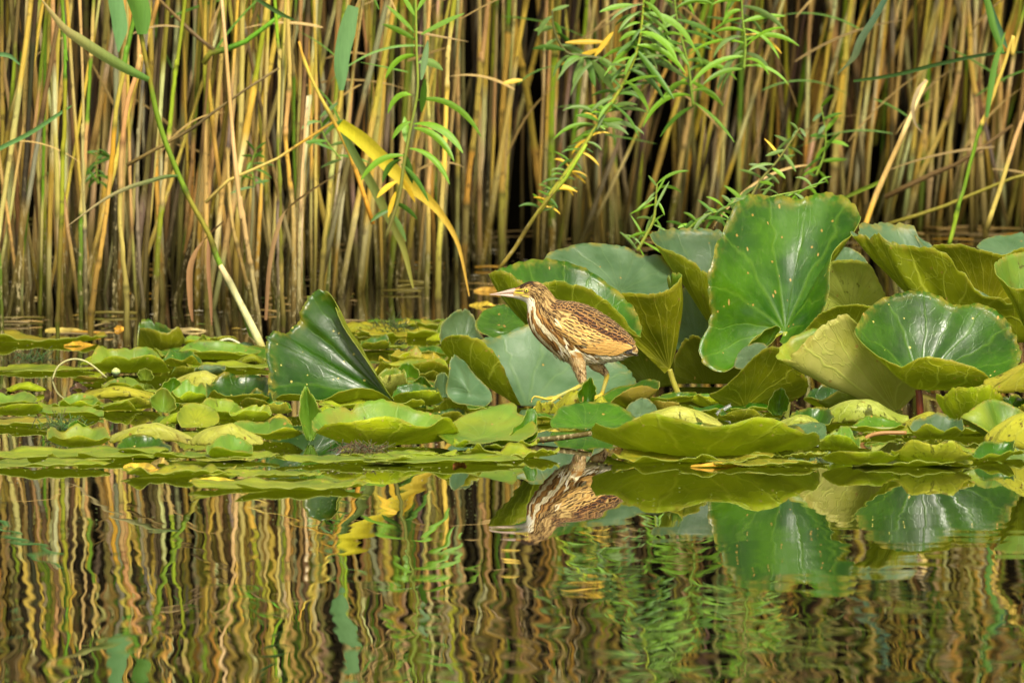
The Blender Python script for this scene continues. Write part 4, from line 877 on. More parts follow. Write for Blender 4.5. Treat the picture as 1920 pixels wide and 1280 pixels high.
px_blade('long dry blade fallen across the left reeds', [(498,600),(505,500),(520,430),(545,385),(640,320)], 10, (0.28,0.15,0.06), (0.45,0.3,0.12), 23.1, (0.6,-.3,.7))

# the crowd of reeds
ZN = ['by the left edge', 'behind the wave shaped leaf', 'above the big folded leaf', 'behind the willow herb', 'behind the bird', 'behind the slanting willow branch',
      'above the tallest leaf', 'right of the tallest leaf', 'near the right edge']
def zone(x):
    return ZN[int(max(0, min(8, x // 214)))]
def rand_reed(px, yb, top_shift, wpx, scheme, seed, mb):
    d = gd(yb); b = GP(px, yb); b[2] = -0.03
    top = b + np.array((top_shift / scale_at(d) * (ZTOP / 0.8), rg.uniform(-0.15, 0.15), ZTOP + rg.uniform(-0.3, 0.3)))
    return stem_into(mb, b, top, wpx / scale_at(d) / 2, scheme, seed, 0.02, 7, 0.045), d
SCH = {'straw': ['tan', 'tan', 'gold', 'pale'], 'brown': ['brown', 'grey', 'shade_brown', 'brown'], 'deep': ['shade_brown', 'brown', 'shade_brown'], 'green': ['lime', 'green', 'tan', 'olive'], 'golden': ['gold', 'tan', 'gold']}
nreed = 0
def foot_row(x):        # nearest row of the reed bed: close on the left, set back on the right
    return float(np.interp(x, [-400, 0, 560, 900, 1200, 1500, 2300], [620, 615, 590, 520, 468, 450, 445]))
cand = []
N = 640
for i in range(N):
    px = -60 + 2040 * ((i * 0.6180339) % 1.0) + rg.uniform(-10, 10)
    f = rg.random() ** 2.1
    y0 = foot_row(px); yb = y0 - 18 - f * (y0 - 405)
    if 1195 < px < 1262 and f < 0.7: continue
    if 950 < px < 1000 and f < 0.6: continue
    cand.append((yb, px, f))
cand.sort(reverse=True)
rest = MB()
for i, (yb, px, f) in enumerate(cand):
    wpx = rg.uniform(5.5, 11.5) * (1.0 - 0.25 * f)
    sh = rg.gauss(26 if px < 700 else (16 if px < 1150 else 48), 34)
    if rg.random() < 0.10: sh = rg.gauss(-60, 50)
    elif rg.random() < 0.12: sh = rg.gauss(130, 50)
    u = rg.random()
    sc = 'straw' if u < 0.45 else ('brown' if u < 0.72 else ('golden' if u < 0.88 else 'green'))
    if f > 0.22 and rg.random() < 0.85: sc = 'brown' if rg.random() < .3 else 'deep'  # rows further in mostly get stems coloured as if in deep shade
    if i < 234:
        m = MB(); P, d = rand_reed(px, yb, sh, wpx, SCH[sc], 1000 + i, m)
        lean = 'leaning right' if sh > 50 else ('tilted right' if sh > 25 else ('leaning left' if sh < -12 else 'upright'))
        th = 'stout' if wpx > 9 else 'slim'; tn = {'straw': 'straw', 'brown': 'brown', 'golden': 'golden', 'green': 'greenish', 'deep': 'shade-darkened'}[sc]
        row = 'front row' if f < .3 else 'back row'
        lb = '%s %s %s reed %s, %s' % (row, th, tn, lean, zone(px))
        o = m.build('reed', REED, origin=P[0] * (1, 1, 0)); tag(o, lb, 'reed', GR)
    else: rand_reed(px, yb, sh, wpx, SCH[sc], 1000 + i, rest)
for i in range(200):     # beyond both sides of the picture, and the deep rows
    side = rg.choice((-1, 1)); px = rg.uniform(-1100, -60) if side < 0 else rg.uniform(1985, 3000)
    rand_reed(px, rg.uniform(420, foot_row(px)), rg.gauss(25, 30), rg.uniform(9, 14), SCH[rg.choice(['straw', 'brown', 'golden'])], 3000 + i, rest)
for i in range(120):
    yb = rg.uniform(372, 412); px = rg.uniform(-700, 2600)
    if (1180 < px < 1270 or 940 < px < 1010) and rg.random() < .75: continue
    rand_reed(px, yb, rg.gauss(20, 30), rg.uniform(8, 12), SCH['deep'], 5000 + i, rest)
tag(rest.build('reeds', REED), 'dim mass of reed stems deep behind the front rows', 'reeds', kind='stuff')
# short dead stubs and fallen bits low between the feet
lit = MB(); rr_ = random.Random(5)
for i in range(150):
    px = rr_.uniform(-500, 2400); yb = rr_.uniform(405, foot_row(px) + 25); d = gd(yb)
    L = rr_.uniform(15, 110) / scale_at(d); b = GP(px, yb, 0.006); a = rr_.gauss(0, 0.5)
    c = [(0.34, 0.22, 0.06), (0.22, 0.16, 0.06), (0.45, 0.24, 0.02), (0.16, 0.13, 0.02)][rr_.randrange(4)]
    lit.tube([b, b + np.array((L / 2 * math.cos(a), L * .5 * math.sin(a), 0.002)), b + np.array((L * math.cos(a), L * math.sin(a), 0))], rr_.uniform(.0015, .004), c, 5)
for i in range(500):
    px = rr_.uniform(-300, 2200); yb = rr_.uniform(440, 640); b = GP(px, yb, 0.004)
    q = rr_.uniform(.003, .012); c = [(0.5, 0.33, 0.05), (0.12, 0.2, 0.02), (0.3, 0.2, 0.08), (.6, .55, .4)][rr_.randrange(4)]
    lit.blade([b, b + np.array((q, q * .3, .001)), b + np.array((2 * q, 0, .0005))], [q * .4, q, q * .2], (0, 1, 0.1), .1, c)
tag(lit.build('floating_litter', DEBRIS), 'scraps of dead reed and leaf floating between the reed feet', 'litter', kind='stuff')
# unseen canopy of dead and green reed blades, added to shade the stems
shade_canopy = MB()
for i in range(5200):
    px = rr_.uniform(-1300, 3200); d = rr_.uniform(23.7, 29.5)
    zz = rr_.uniform(1.35, 2.5) if (d < 24 or i % 14) else rr_.uniform(0.9, 1.5)
    p = W(px, 300, d); p[2] = zz
    g = rr_.random()
    c = (0.12, 0.17, 0.015) if g < 0.5 else ((0.24, 0.30, 0.03) if g < 0.75 else (0.30, 0.20, 0.07))
    reed_blade_into(shade_canopy, p, rr_.choice((-1, 1)) * rr_.uniform(.3, 1), rr_.uniform(.25, .55), rr_.uniform(.012, .026), c, rr_.uniform(.3, 1.4), rr_.uniform(-.6, .6), rise=rr_.uniform(.2, 1.2))
tag(shade_canopy.build('shading_foliage', BLADE), 'leafy green reed canopy above the view, added to shade the stems', 'foliage', kind='stuff')
# dry blades between the stems in view
for i in range(70):
    px = rr_.uniform(0, 1920); y = rr_.uniform(-40, 330); d = rr_.uniform(23.6, 25.2) if px < 900 else rr_.uniform(24.6, 26.6)
    p = W(px, y, d); g = rr_.random(); green = g > 0.72
    c = (0.12, 0.26, 0.03) if green else ((0.50, 0.34, 0.11) if g < .5 else (0.30, 0.20, 0.06))
    m = MB(); dx = rr_.choice((-1, 1)) * rr_.uniform(.3, 1)
    reed_blade_into(m, p, dx, rr_.uniform(.12, .32), rr_.uniform(.003, .009), c, rr_.uniform(.0, .8), rr_.uniform(-.4, .1), rise=rr_.uniform(-.2, 1.6))
    lb = '%s thin blade %s at the %s' % ('green' if green else ('straw coloured' if g < .5 else 'brown'), 'slanting right' if dx > 0 else 'slanting left', zone(px))
    tag(m.build('reed_leaf', BLADE), lb, 'reed leaf', 'loose leaves hanging in the reeds')
# ------------------------------------------------------------------ leafy herbs and willow shoots in front of the reeds
def herb(label, pts, d, wpx, leaves, stemcol=(0.20, 0.30, 0.03), name='willow_shoot', cat='plant', stemtip=None, dt=None):
    """leaves: (px,py, dx,dy, length px, width px, colour, droop)"""
    s = scale_at(d); dt = d if dt is None else dt
    root = empty(name, tuple(W(pts[0][0], pts[0][1], d))); tag(root, label, cat)
    P = catmull([W(q[0], q[1], d + (dt - d) * i / (len(pts) - 1)) for i, q in enumerate(pts)], 30)
    c = np.array([np.array(stemcol) * (1 - u) + np.array(stemtip or stemcol) * u for u in np.linspace(0, 1, 30)])
    m = MB(); m.tube(P, np.linspace(wpx, wpx * 0.45, 30) / s / 2, c, 7); m.build('stem', GREENS, root)
    m = MB(); r = random.Random(len(leaves) * 31 + int(pts[0][0]))
    for (px, py, dx, dy, L, wd, col, dr) in leaves:
        n = 9; k = r.uniform(-4, 4)
        p = W(px, py, d + r.uniform(-.01, .02)); v = np.array((dx, r.uniform(-.5, .5), -dy)); v = norm(v); Q = [p]
        for i in range(n):
            v = norm(v + np.array((0, 0, -dr / n * 1.7))); Q.append(Q[-1] + v * L / s / n)
        tt = np.linspace(0, 1, n + 1)
        side = norm(np.cross(v, (r.uniform(-.3, .3), -1, r.uniform(-.2, .7))))
        cc = np.array(col) * r.uniform(.7, 1.25)
        m.blade(Q, (wd if wd < 12 else wd * .78) / s * (np.sin(np.pi * np.clip(tt * .93 + .05, 0, 1)) ** .75), side, r.uniform(.1, .45), cc)
    m.build('foliage', GREENS, root)
    return root
G1 = (0.14, 0.29, 0.010); G2 = (0.07, 0.17, 0.010); G3 = (0.13, 0.22, 0.04); YL = (0.65, 0.42, 0.02)
def auto_leaves(pts, n, L, wd, cols, seed, up=0.3, droop=1.0, spread=1.0, yellow=0.0):
    r = random.Random(seed); P = catmull([(p[0], p[1]) for p in pts], n); out = []
    for i in range(n):
        sd = 1 if i % 2 else -1; u = i / n
        c = YL if r.random() < yellow * (1 - u) else cols[r.randrange(len(cols))]
        ang = r.uniform(-1.2, 1.3) * up
        out.append((P[i][0], P[i][1], sd * r.uniform(.5, 1) * spread + r.uniform(-.2, .2), -ang - r.uniform(0, .5) * up, L * 1.3 * r.uniform(.5, 1.2) * (1 - .3 * u), wd * .62 * r.uniform(.7, 1.2), c, droop * r.uniform(.1, 1.2)))
    return out
# the willow herb in front, centre
pts = [(722, 450), (748, 370), (757, 310), (768, 250), (783, 170), (781, 90), (780, 20), (778, -60)]
lv = [(757,292,-1,-.25,100,15,G1,.9),(768,278,1,-.1,110,15,G1,1.0),(776,232,1,-.3,120,20,G1,.9),(776,240,1,-.1,110,17,G1,.9),(783,188,1,-.35,150,15,G1,1.0),(775,180,-.8,-.7,70,14,G1,1.6),
      (780,105,-1,-.35,80,13,G1,1.2),(785,118,1,-.5,55,20,G3,.8),(790,65,1,-.6,90,13,G1,.1),(778,75,-1,-.7,70,11,G1,.2),(778,62,-.8,-1,75,12,G1,.2),(770,228,-1,.1,50,14,G1,.9),
      (757,288,.3,.8,60,18,G2,.3),(752,300,-1,.0,60,11,G2,1.2),(752,308,.8,.5,90,12,G2,.6),(778,30,-.6,-1,50,9,G1,0),(782,20,.6,-1,60,9,G1,0),(790,150,.15,-.9,80,16,G2,0),(790,210,.1,-.9,70,17,G2,0),(764,270,-.1,-1,55,20,G1,.1),
      (745,340,-1,.3,50,11,YL,.5),(742,360,-.4,1,50,9,YL,.3),(738,380,1,.2,60,12,G2,.5),(735,392,-1,.1,50,10,G2,.5),(735,400,.6,.8,60,12,G3,.4),(750,330,.7,.9,60,10,YL,.3)]
herb('tall willow herb with long drooping green leaves, in front of the central reeds', pts, 22.6, 8, lv, (0.16,0.14,0.03), 'willow_herb', stemtip=(0.30, 0.42, 0.04))
# long slanting willow branch, right of centre
pts = [(1010, 400), (1042, 350), (1075, 305), (1110, 250), (1140, 205), (1172, 150), (1196, 90), (1205, 30), (1210, -50)]
lv = auto_leaves(pts[3:], 64, 66, 13, [G1, G1, G2, G3], 3, .6, .8, 1.0, .03) + auto_leaves(pts[:5], 50, 36, 8, [G3, G2, G1], 4, .6, .7, 1.0, .45)
lv += [(1205,25,1,-.2,130,16,G1,1.0),(1200,60,1,-.1,100,15,G1,.9),(1195,85,1,-.15,110,14,G1,.8),(1200,40,1,.3,110,16,G2,.8),(1180,130,1,.1,90,13,G2,.8),(1188,110,1,-.1,120,14,G3,.5),(1150,170,-.5,-.9,80,20,G3,.2),(1190,10,-1,-.1,70,13,G1,.3),(1185,70,.5,.8,110,17,G2,.2),(1190,90,.7,.8,130,15,G2,.1)]
herb('slanting willow branch with yellowing lower leaves, right of centre', pts, 23.0, 9, lv, (0.36, 0.34, 0.03), stemtip=(0.32, 0.40, 0.03))
pts = [(1395, 130), (1398, 80), (1392, 30), (1390, -40)]
lv = auto_leaves(pts, 26, 85, 14, [G1, G1, G3], 6, .5, 1.1, 1.0, .05)
herb('willow spray hanging in from the top, above the tallest leaf', pts, 23.2, 6, lv)
pts = [(1125, 110), (1095, 105), (1062, 98), (1040, 60), (1035, 20)]
lv = auto_leaves(pts, 16, 62, 16, [G2, G3, G2], 8, .2, 1.2, .8, .0) + [(1130,90,-1,.3,90,15,YL,.1),(1150,60,-.6,.7,60,13,YL,.1),(1060,80,1,-.1,80,13,YL,.1),(980,150,-1,0,40,12,YL,.2),(1095,105,-.4,1,60,17,G3,.1),(1100,105,.3,1,60,17,G2,.1),(1110,100,1,.6,60,15,G2,.2)]
herb('dark willow sprig with bright yellow dying leaves, upper centre', pts, 23.9, 8, lv, (0.10, 0.10, 0.02))
pts = [(1300, 200), (1290, 120), (1270, 40), (1262, -40)]
herb('willow twig with green leaves behind the slanting branch', pts, 23.4, 6, auto_leaves(pts, 26, 90, 14, [G1, G2, G1], 9, .4, 1.1, .9, .05))
# shoots behind the lily leaves
pts = [(1195, 470), (1212, 440), (1226, 410), (1230, 370), (1232, 345)]
herb('young bright willow shoot behind the pale drooping leaf', pts, 21.9, 7, auto_leaves(pts, 22, 60, 9, [G1, G1, G3], 11, .9, .6, .8), (0.25, 0.3, 0.03))
pts = [(1290, 430), (1320, 405), (1350, 395), (1375, 380)]
herb('small bushy shoot left of the tallest leaf', pts, 21.9, 5, auto_leaves(pts, 24, 44, 10, [G1, G3, G2], 12, .9, .7, .9))
pts = [(1400, 385), (1425, 340), (1455, 305), (1480, 270), (1500, 240)]
herb('pale leafed willow tip above the tallest leaf', pts, 22.3, 6, auto_leaves(pts, 22, 46, 12, [G3, G3, G1], 13, .7, .5, .9, .25), (0.2, 0.2, 0.04))
pts = [(1400, 400), (1440, 372), (1490, 360), (1530, 350)]
herb('low green sprig peeping over the rim of the tallest leaf', pts, 21.7, 5, auto_leaves(pts, 18, 46, 9, [G1, G3], 14, .8, .8, .9))
pts = [(1530, 330), (1545, 290), (1548, 250), (1540, 200)]
herb('dim green sprig between the reeds above the tallest leaf', pts, 24.3, 5, auto_leaves(pts, 14, 40, 12, [G2, G1], 15, .7, .5, .8))
pts = [(470, 300), (475, 320), (478, 345)]
herb('small weed sprouting among the left reeds', [(478, 350), (472, 310), (480, 280)], 23.8, 4, auto_leaves([(478, 350), (472, 310), (480, 280)], 14, 38, 10, [G2, G2, G1], 16, .5, .7, .9))
herb('dark green weed deep in the left reeds', [(185, 345), (180, 310), (186, 280)], 24.2, 4, auto_leaves([(185, 345), (180, 310), (186, 280)], 14, 34, 10, [G2], 17, .5, .7, .9))
herb('leafy twig hanging by the orange broken reed', [(640, 300), (610, 260), (600, 220)], 23.6, 4, auto_leaves([(640, 300), (610, 260), (600, 220)], 10, 44, 12, [G2, G3], 18, .5, .7, .9))
# white curved stems and a lily bud in the left patch
def px_tube(name, label, cat, pts, d, w, col, mat=STALK):
    m = MB(); P = catmull([W(q[0], q[1], d + (q[2] / 100 if len(q) > 2 else 0)) for q in pts], 24)
    m.tube(P, w / scale_at(d) / 2, col, 8); return tag(m.build(name, mat), label, cat)
px_tube('flower_stalk', 'white arching stalk over the pads at far left', 'stalk', [(98,712),(108,688),(128,675),(150,674),(172,684),(200,708)], gd(712), 3.6, (0.50, 0.48, 0.20))
px_tube('flower_stalk', 'small white arching stalk by the foot of the slanting reed', 'stalk', [(398,652),(412,640),(432,636),(456,648)], gd(652), 4.5, (0.60, 0.60, 0.36))
px_tube('leaf_stalk', 'brown curved stalk lying over the dark weedy pad at right', 'stalk', [(1612,836),(1625,820),(1650,812),(1700,811)], gd(832), 8, (0.38, 0.20, 0.06))
px_tube('leaf_stalk', 'thin olive stalk lying level behind the brown curved stalk', 'stalk', [(1575,801),(1620,802),(1670,803),(1700,803)], gd(812), 5, (0.25, 0.27, 0.08))
def bud(label, px, py, w, h, d):
    s = scale_at(d); V = []; F = []; n, k = 12, 14; C = []
    for i in range(n):
        u = i / (n - 1); r_ = w / 2 * math.sin(math.pi * min(1, u * 0.93 + 0.05)) ** 0.7
        for j in range(k):
            a = 2 * math.pi * j / k; rr2 = r_ * (1 + 0.05 * math.cos(3 * a))
            p = W(px, py, d); V.append(p + np.array((rr2 * math.cos(a), rr2 * math.sin(a), u * h)) / np.array((s, s, s)))
            C.append((0.55, 0.60, 0.20) if u > .5 else (0.35, 0.48, 0.2))
    F = [(i * k + j, i * k + (j + 1) % k, (i + 1) * k + (j + 1) % k, (i + 1) * k + j) for i in range(n - 1) for j in range(k)]
    F += [tuple(range(k))[::-1], tuple((n - 1) * k + j for j in range(k))]
    return tag(mesh_obj('lily_bud', V, F, STALK, col=np.array(C)), label, 'bud')
bud('round pale lily bud resting on the left patch', 217, 704, 17, 15, gd(706))
bud('tiny brown bud in front of the wave shaped leaf', 295, 663, 10, 13, gd(666))
# white feather on the water, weed clumps
m = MB(); d = gd(775)
for i in range(26):
    u = i / 25; p = W(1342 + 26 * u, 775 - 15 * u, d); a = 0.5 if i % 2 else -0.6
    q = p + np.array((math.cos(.5 + a), 0.1, math.sin(.5 + a))) * (0.010 * (1 - .4 * u))
    m.blade([p, (p + q) / 2, q], [.0012, .001, .0004], (0, 1, .5), .1, (.75, .76, .78))
m.tube([W(1338, 778, d), W(1355, 768, d), W(1370, 759, d)], .0005, (.8, .8, .78), 5)
tag(m.build('feather', STALK), 'small white feather caught left of the ribbed olive leaf', 'feather')
def weed(label, px, py, w, n, col, up, seed):
    r = random.Random(seed); m = MB()
    for i in range(n):
        b = GP(px + r.gauss(0, w / 2), py + r.uniform(-5, 5), 0.01); v = np.array((r.uniform(-1, 1), r.uniform(-1, 1), r.uniform(0, up))); L = r.uniform(.01, .035)
        m.tube([b, b + v * L * .5, b + v * L + np.array((0, 0, -.004))], .0007, tuple(c * r.uniform(.6, 1.4) for c in col), 4)
    tag(m.build('water_weed', GREENS), label, 'water weed')
weed('dark tangle of weed on the ruffled pad, front centre', 676, 856, 42, 240, (0.10, 0.08, 0.03), .8, 1)
weed('spiky green weed poking out by the left front leaf', 118, 812, 40, 160, (0.08, 0.13, 0.03), 1.2, 2)
weed('spiky dark weed on the far yellow pads', 740, 626, 30, 150, (0.07, 0.10, 0.02), 1.4, 3)
weed('weed tangle on the water at far left', 60, 684, 40, 130, (0.06, 0.09, 0.02), 1.0, 4)
# duckweed, seeds and torn scraps on pads and water
m = MB(); r = random.Random(99)
for i in range(3800):
    px = r.uniform(-250, 2150); g = r.random()
    py = r.uniform(640, 905) if g < .75 else r.uniform(905, 1000)
    if py > 880 and px > 900 and r.random() < .9: continue
    b = GP(px, py, .0095 if py < 900 else .003); q = r.uniform(.0012, .0034)
    c = [(0.30, 0.36, 0.04), (0.16, 0.26, 0.03), (0.5, 0.42, 0.10), (0.10, 0.07, 0.02), (.55, .5, .35)][r.choice([0, 0, 0, 1, 1, 2, 3, 3, 4])]
    if py > 905: c = (0.25, 0.3, 0.08); q *= .7
    a = r.uniform(0, 6.28); v = np.array((math.cos(a), math.sin(a), 0)) * q
    m.blade([b - v, b + np.array((0, 0, .0008)), b + v], [q * .7, q * 1.5, q * .6], (-math.sin(a), math.cos(a), 0), .1, c)
tag(m.build('duckweed', DEBRIS), 'duckweed, seeds and tiny torn scraps on the pads and water', 'duckweed', kind='stuff')
# curled scraps of dying leaf among the pads: one by one
SCR = [('yellow scrap of leaf curling on the front left pads', 262, 876, 60, 14, (0.62,0.42,0.03)), ('second orange yellow scrap of leaf, just right of the first', 305, 884, 50, 9, (0.60,0.33,0.03)),
 ('brown tipped scrap standing on the front left pads', 300, 868, 34, 14, (0.42,0.30,0.05)), ('long yellow strip awash before the front pads', 400, 900, 90, 8, (0.58,0.46,0.03)),
 ('orange sliver of leaf near the far left pads', 150, 646, 60, 8, (0.55,0.30,0.02)), ('orange leaf tip lying beside a left reed', 226, 616, 22, 8, (0.65,0.33,0.03)),
 ('yellow strip floating in front of the reeds, left', 120, 618, 70, 7, (0.5,0.38,0.08)), ('tan strip floating between the left reeds', 40, 558, 90, 6, (0.5,0.38,0.14)),
 ('tan strip floating right of the wave shaped leaf', 352, 618, 70, 6, (0.52,0.40,0.16)), ('golden flake on the yellow green pad, front right', 1420, 864, 70, 9, (0.72,0.52,0.02)),
 ('orange strip along the golden pad, front right', 1350, 872, 110, 6, (0.62,0.34,0.03)), ('upright yellow flake at the end of the golden pad', 1505, 858, 26, 20, (0.45,0.46,0.03)),
 ('brown red curl on the front centre pads', 862, 872, 26, 9, (0.30,0.10,0.03)), ('orange dead leaf fold behind the bill of the bird', 920, 545, 60, 14, (0.60,0.34,0.05)),
 ('yellow dead leaf fold below the bill of the bird', 905, 572, 50, 12, (0.62,0.45,0.05)), ('orange strip on the far centre pads', 790, 630, 80, 6, (0.60,0.33,0.04)),
 ('dark rotten scrap beside the dead yellow leaf', 148, 728, 36, 12, (0.08,0.04,0.015)), ('black rotting bit at the left edge pads', 10, 736, 34, 9, (0.06,0.035,0.015)),
 ('dark curled scrap in front of the pale humped leaf', 92, 740, 18, 16, (0.10,0.06,0.02)), ('grey brown slab of rotten stalk by the long straw', 1180, 832, 60, 9, (0.30,0.24,0.12)),
 ('yellow flake between the crumpled yellow leaf and the pads', 985, 812, 40, 10, (0.62,0.55,0.08)), ('torn blue green flap at the foot of the golden pad', 1550, 856, 40, 14, (0.20,0.28,0.12))]
for i, (lb, px, py, wd, h, c) in enumerate(SCR):
    d = gd(py + 2); s = scale_at(d); r = random.Random(i + 50); m = MB(); n = 14
    P = [W(px - wd / 2 + wd * u, py + 2 - h * math.sin(math.pi * min(1, u * 1.05)) * (.22 + .10 * math.sin(u * 9 + i)), d + .03 * math.sin(u * 4 + i)) for u in np.linspace(0, 1, n)]
    cc = np.array([np.array(c) * r.uniform(.6, 1.25) for _ in range(n)])
    m.blade(P, (h * .7 / s + .010) * np.sin(np.linspace(.4, 2.9, n)) * np.array([r.uniform(.8, 1.1) for _ in range(n)]), (0, 1, .45), .35, cc)
    tag(m.build('leaf_scrap', DEBRIS), lb, 'leaf scrap', 'scraps of dying leaf')
# ------------------------------------------------------------------ the bird
BD = 20.0; BS = F_PX / BD
BORG = W(1095, 750, BD)
def bp(px, py, y=0.0):          # photo pixel -> bird space (metres, y = towards / away)
    return W(px, py, BD) - BORG + np.array((0, y, 0))
# stations along the body: (belly/front outline, back/top outline, half width cm)
ST = [((962,558.5),(963,540),.50), ((970,560.5),(972,537),.90), ((980,564),(982,532),1.35), ((987,569),(995,528),1.65), ((988.5,576),(1010,530),1.75),
      ((988.5,584),(1024,539),1.80), ((989,593),(1034,551),1.95), ((990.5,603),(1044,562),2.35), ((995,615),(1058,565.5),3.0), ((1003,629),(1076,567),3.6),
      ((1017,644),(1096,572),4.1), ((1034,659),(1114,580),4.3), ((1056,673),(1132,591),4.2), ((1084,681),(1149,602),3.8), ((1116,681),(1164,615),3.1),
      ((1143,677),(1177,627),2.3), ((1166,672),(1187,639),1.5), ((1184,668),(1194,651),.8), ((1194,664.5),(1197,658),.3)]
NS = len(ST)
KF = np.array([bp(a[0], a[1]) for a, b, c in ST]); KB = np.array([bp(b[0], b[1]) for a, b, c in ST]); KW = np.array([c / 100 for a, b, c in ST])[:, None]
RES = 8; NN = (NS - 1) * RES + 1
cF, cB, cW = catmull(KF, NN), catmull(KB, NN), catmull(KW, NN)[:, 0]
def surf(s, ph, lift=0.0):
    """s = station number, ph = angle: 0 back, pi belly; positive sin = near side"""
    i = min(max(s, 0), NS - 1) * RES; a = int(min(i, NN - 2)); f = i - a
    F = cF[a] * (1 - f) + cF[a + 1] * f; B = cB[a] * (1 - f) + cB[a + 1] * f; w_ = cW[a] * (1 - f) + cW[a + 1] * f
    c = (F + B) / 2; h = (B - F) / 2; hn = np.linalg.norm(h)
    k = 1 + lift / max(hn, .004); k2 = 1 + lift / max(w_, .004)
    return c + h * math.cos(ph) * k + np.array((0, -1, 0)) * w_ * math.sin(ph) * k2
def lerp3(a, b, t): return tuple(a[i] * (1 - t) + b[i] * t for i in range(3))
def nz(p, s, o=0.0): return mnoise.noise(Vector((p[0] * s + o, p[1] * s, p[2] * s)))
CREAM = (0.88, 0.78, 0.50); BUFF = (0.60, 0.41, 0.14); DK = (0.075, 0.038, 0.014); RUST = (0.40, 0.20, 0.05); ORG = (0.56, 0.29, 0.075); WHT = (0.88, 0.83, 0.68)
def body_col(s, ph, p):
    deg = math.degrees(abs(ph)); n = nz(p, 160); n2 = nz(p, 60, 5)
    if s < 4.2:                       # head
        c = lerp3(BUFF, (0.40, 0.24, 0.07), 0.5 + n2)
        if deg < 46: c = lerp3((0.035, 0.020, 0.012), RUST, max(0, min(1, (deg - 26) / 20 + n * .6)))
        if deg > 132: c = WHT
        elif deg > 112: c = lerp3(c, WHT, (deg - 112) / 20)
        return c
    # stripes running down the neck and breast
    k = max(0.0, min(1.0, (deg - 60) / 30))
    fr = lerp3(BUFF, RUST, 0.5 + n2 * .8)
    st = 0.5 + 0.5 * math.sin((deg + 9 * n2 + s * 2.5) / 180 * math.pi * 8.2)
    if deg > 95: c = lerp3(RUST, CREAM, max(0, min(1, (st - .35) * 3.2)))
    else: c = lerp3((0.16, 0.085, 0.03), BUFF, max(0, min(1, .5 + n * 2.2)))
    if deg > 150 and s > 12: c = CREAM
    return c
# trunk, thighs, shanks and toes as one skin
bm_parts = MB(); K = 40
V = []; 
for i in range(NN):
    for j in range(K):
        V.append(surf(i / RES, 2 * math.pi * j / K))
F = [(i * K + j, i * K + (j + 1) % K, (i + 1) * K + (j + 1) % K, (i + 1) * K + j) for i in range(NN - 1) for j in range(K)]
F += [tuple(range(K))[::-1], tuple((NN - 1) * K + j for j in range(K))]
bm_parts.add(V, F, (0, 0, 0))
def limb(pts, rads, n=24):
    P = catmull([bp(*q) for q in pts], n); r_ = np.interp(np.linspace(0, 1, n), np.linspace(0, 1, len(rads)), np.array(rads) / 1000)
    bm_parts.tube(P, r_, (0, 0, 0), 12)
NY, FY = -0.018, 0.020
limb([(1078,655,NY),(1084,678,NY),(1089,698,NY),(1093,714,NY),(1094,720,NY)], [21, 16.5, 10.5, 7.2, 5.8])
limb([(1094,716,NY),(1085,724,NY),(1070,731,NY-.004),(1054,738,NY-.008),(1044,743,NY-.01)], [5.6, 4.6, 4.0, 3.8, 4.2])
limb([(1110,665,FY),(1115,684,FY),(1127,694,FY),(1137,702,FY)], [17, 12, 7.6, 5.5])
limb([(1136,700,FY),(1138,706,FY),(1134,722,FY),(1128,742,FY)], [5.0, 5.4, 4.3, 4.0])
TOES = [[(1046,742,NY-.01),(1028,746.5,NY-.012),(1012,743,NY-.016),(1002,741,NY-.018),(997.5,746,NY-.019),(996.5,750,NY-.019)],
        [(1046,743,NY-.01),(1030,753,NY-.022),(1014,757,NY-.026),(1003,760,NY-.028),(999,765,NY-.028),(999,769,NY-.028)],
        [(1046,743,NY-.01),(1032,744,NY+.006),(1018,748,NY+.014),(1010,753,NY+.018)],
        [(1044,743,NY-.01),(1056,747,NY-.006),(1066,750,NY-.004)],
        [(1128,740,FY),(1112,746,FY-.004),(1098,749,FY-.01)], [(1128,740,FY),(1114,748,FY+.012),(1100,752,FY+.018)], [(1128,740,FY),(1114,750,FY-.02),(1102,756,FY-.028)], [(1128,740,FY),(1140,748,FY),(1148,752,FY)]]
for tp in TOES: limb(tp, [3.2, 2.6, 2.5, 1.9, 1.4, 0.8], 20)
V0 = np.concatenate(bm_parts.V)
tmp = mesh_obj('tmp', V0, bm_parts.F, [], origin=(0, 0, 0))
md = tmp.modifiers.new('r', 'REMESH'); md.mode = 'VOXEL'; md.voxel_size = 0.0011; md.use_smooth_shade = True
ms = tmp.modifiers.new('s', 'SMOOTH'); ms.factor = 0.5; ms.iterations = 3
dg = bpy.context.evaluated_depsgraph_get(); me2 = bpy.data.meshes.new_from_object(tmp.evaluated_get(dg))
bpy.data.objects.remove(tmp)
nv = len(me2.vertices); co = np.zeros(nv * 3); me2.vertices.foreach_get('co', co); co = co.reshape(-1, 3)
kd = kdtree.KDTree(NN * K)
for q, v in enumerate(V): kd.insert(v, q)
kd.balance()
cols = np.ones((nv, 4)); z_knee = bp(0, 716)[2]
for i in range(nv):
    p = co[i]; c0, q, dist = kd.find(p)
    if dist > 0.0045 and p[2] < bp(0, 668)[2]:
        k = p[2]
        near_side = p[1] < 0
        yk = bp(0, 714)[2] if near_side else bp(0, 701)[2]
        if k > yk: c = lerp3((0.50, 0.30, 0.11), (0.62, 0.46, 0.22), .5 + nz(p, 120))
        else: c = lerp3((0.42, 0.42, 0.12), (0.56, 0.45, 0.07), .5 + nz(p, 90) + (0.5 if not near_side or k < bp(0, 741)[2] else -.1))
        c = lerp3(c, c, 1)
    else:
        c = body_col((q // K) / RES, ((q % K) / K) * 2 * math.pi if (q % K) <= K / 2 else ((q % K) / K - 1) * 2 * math.pi, p)
    cols[i, :3] = [max(0, min(1, v)) for v in c]
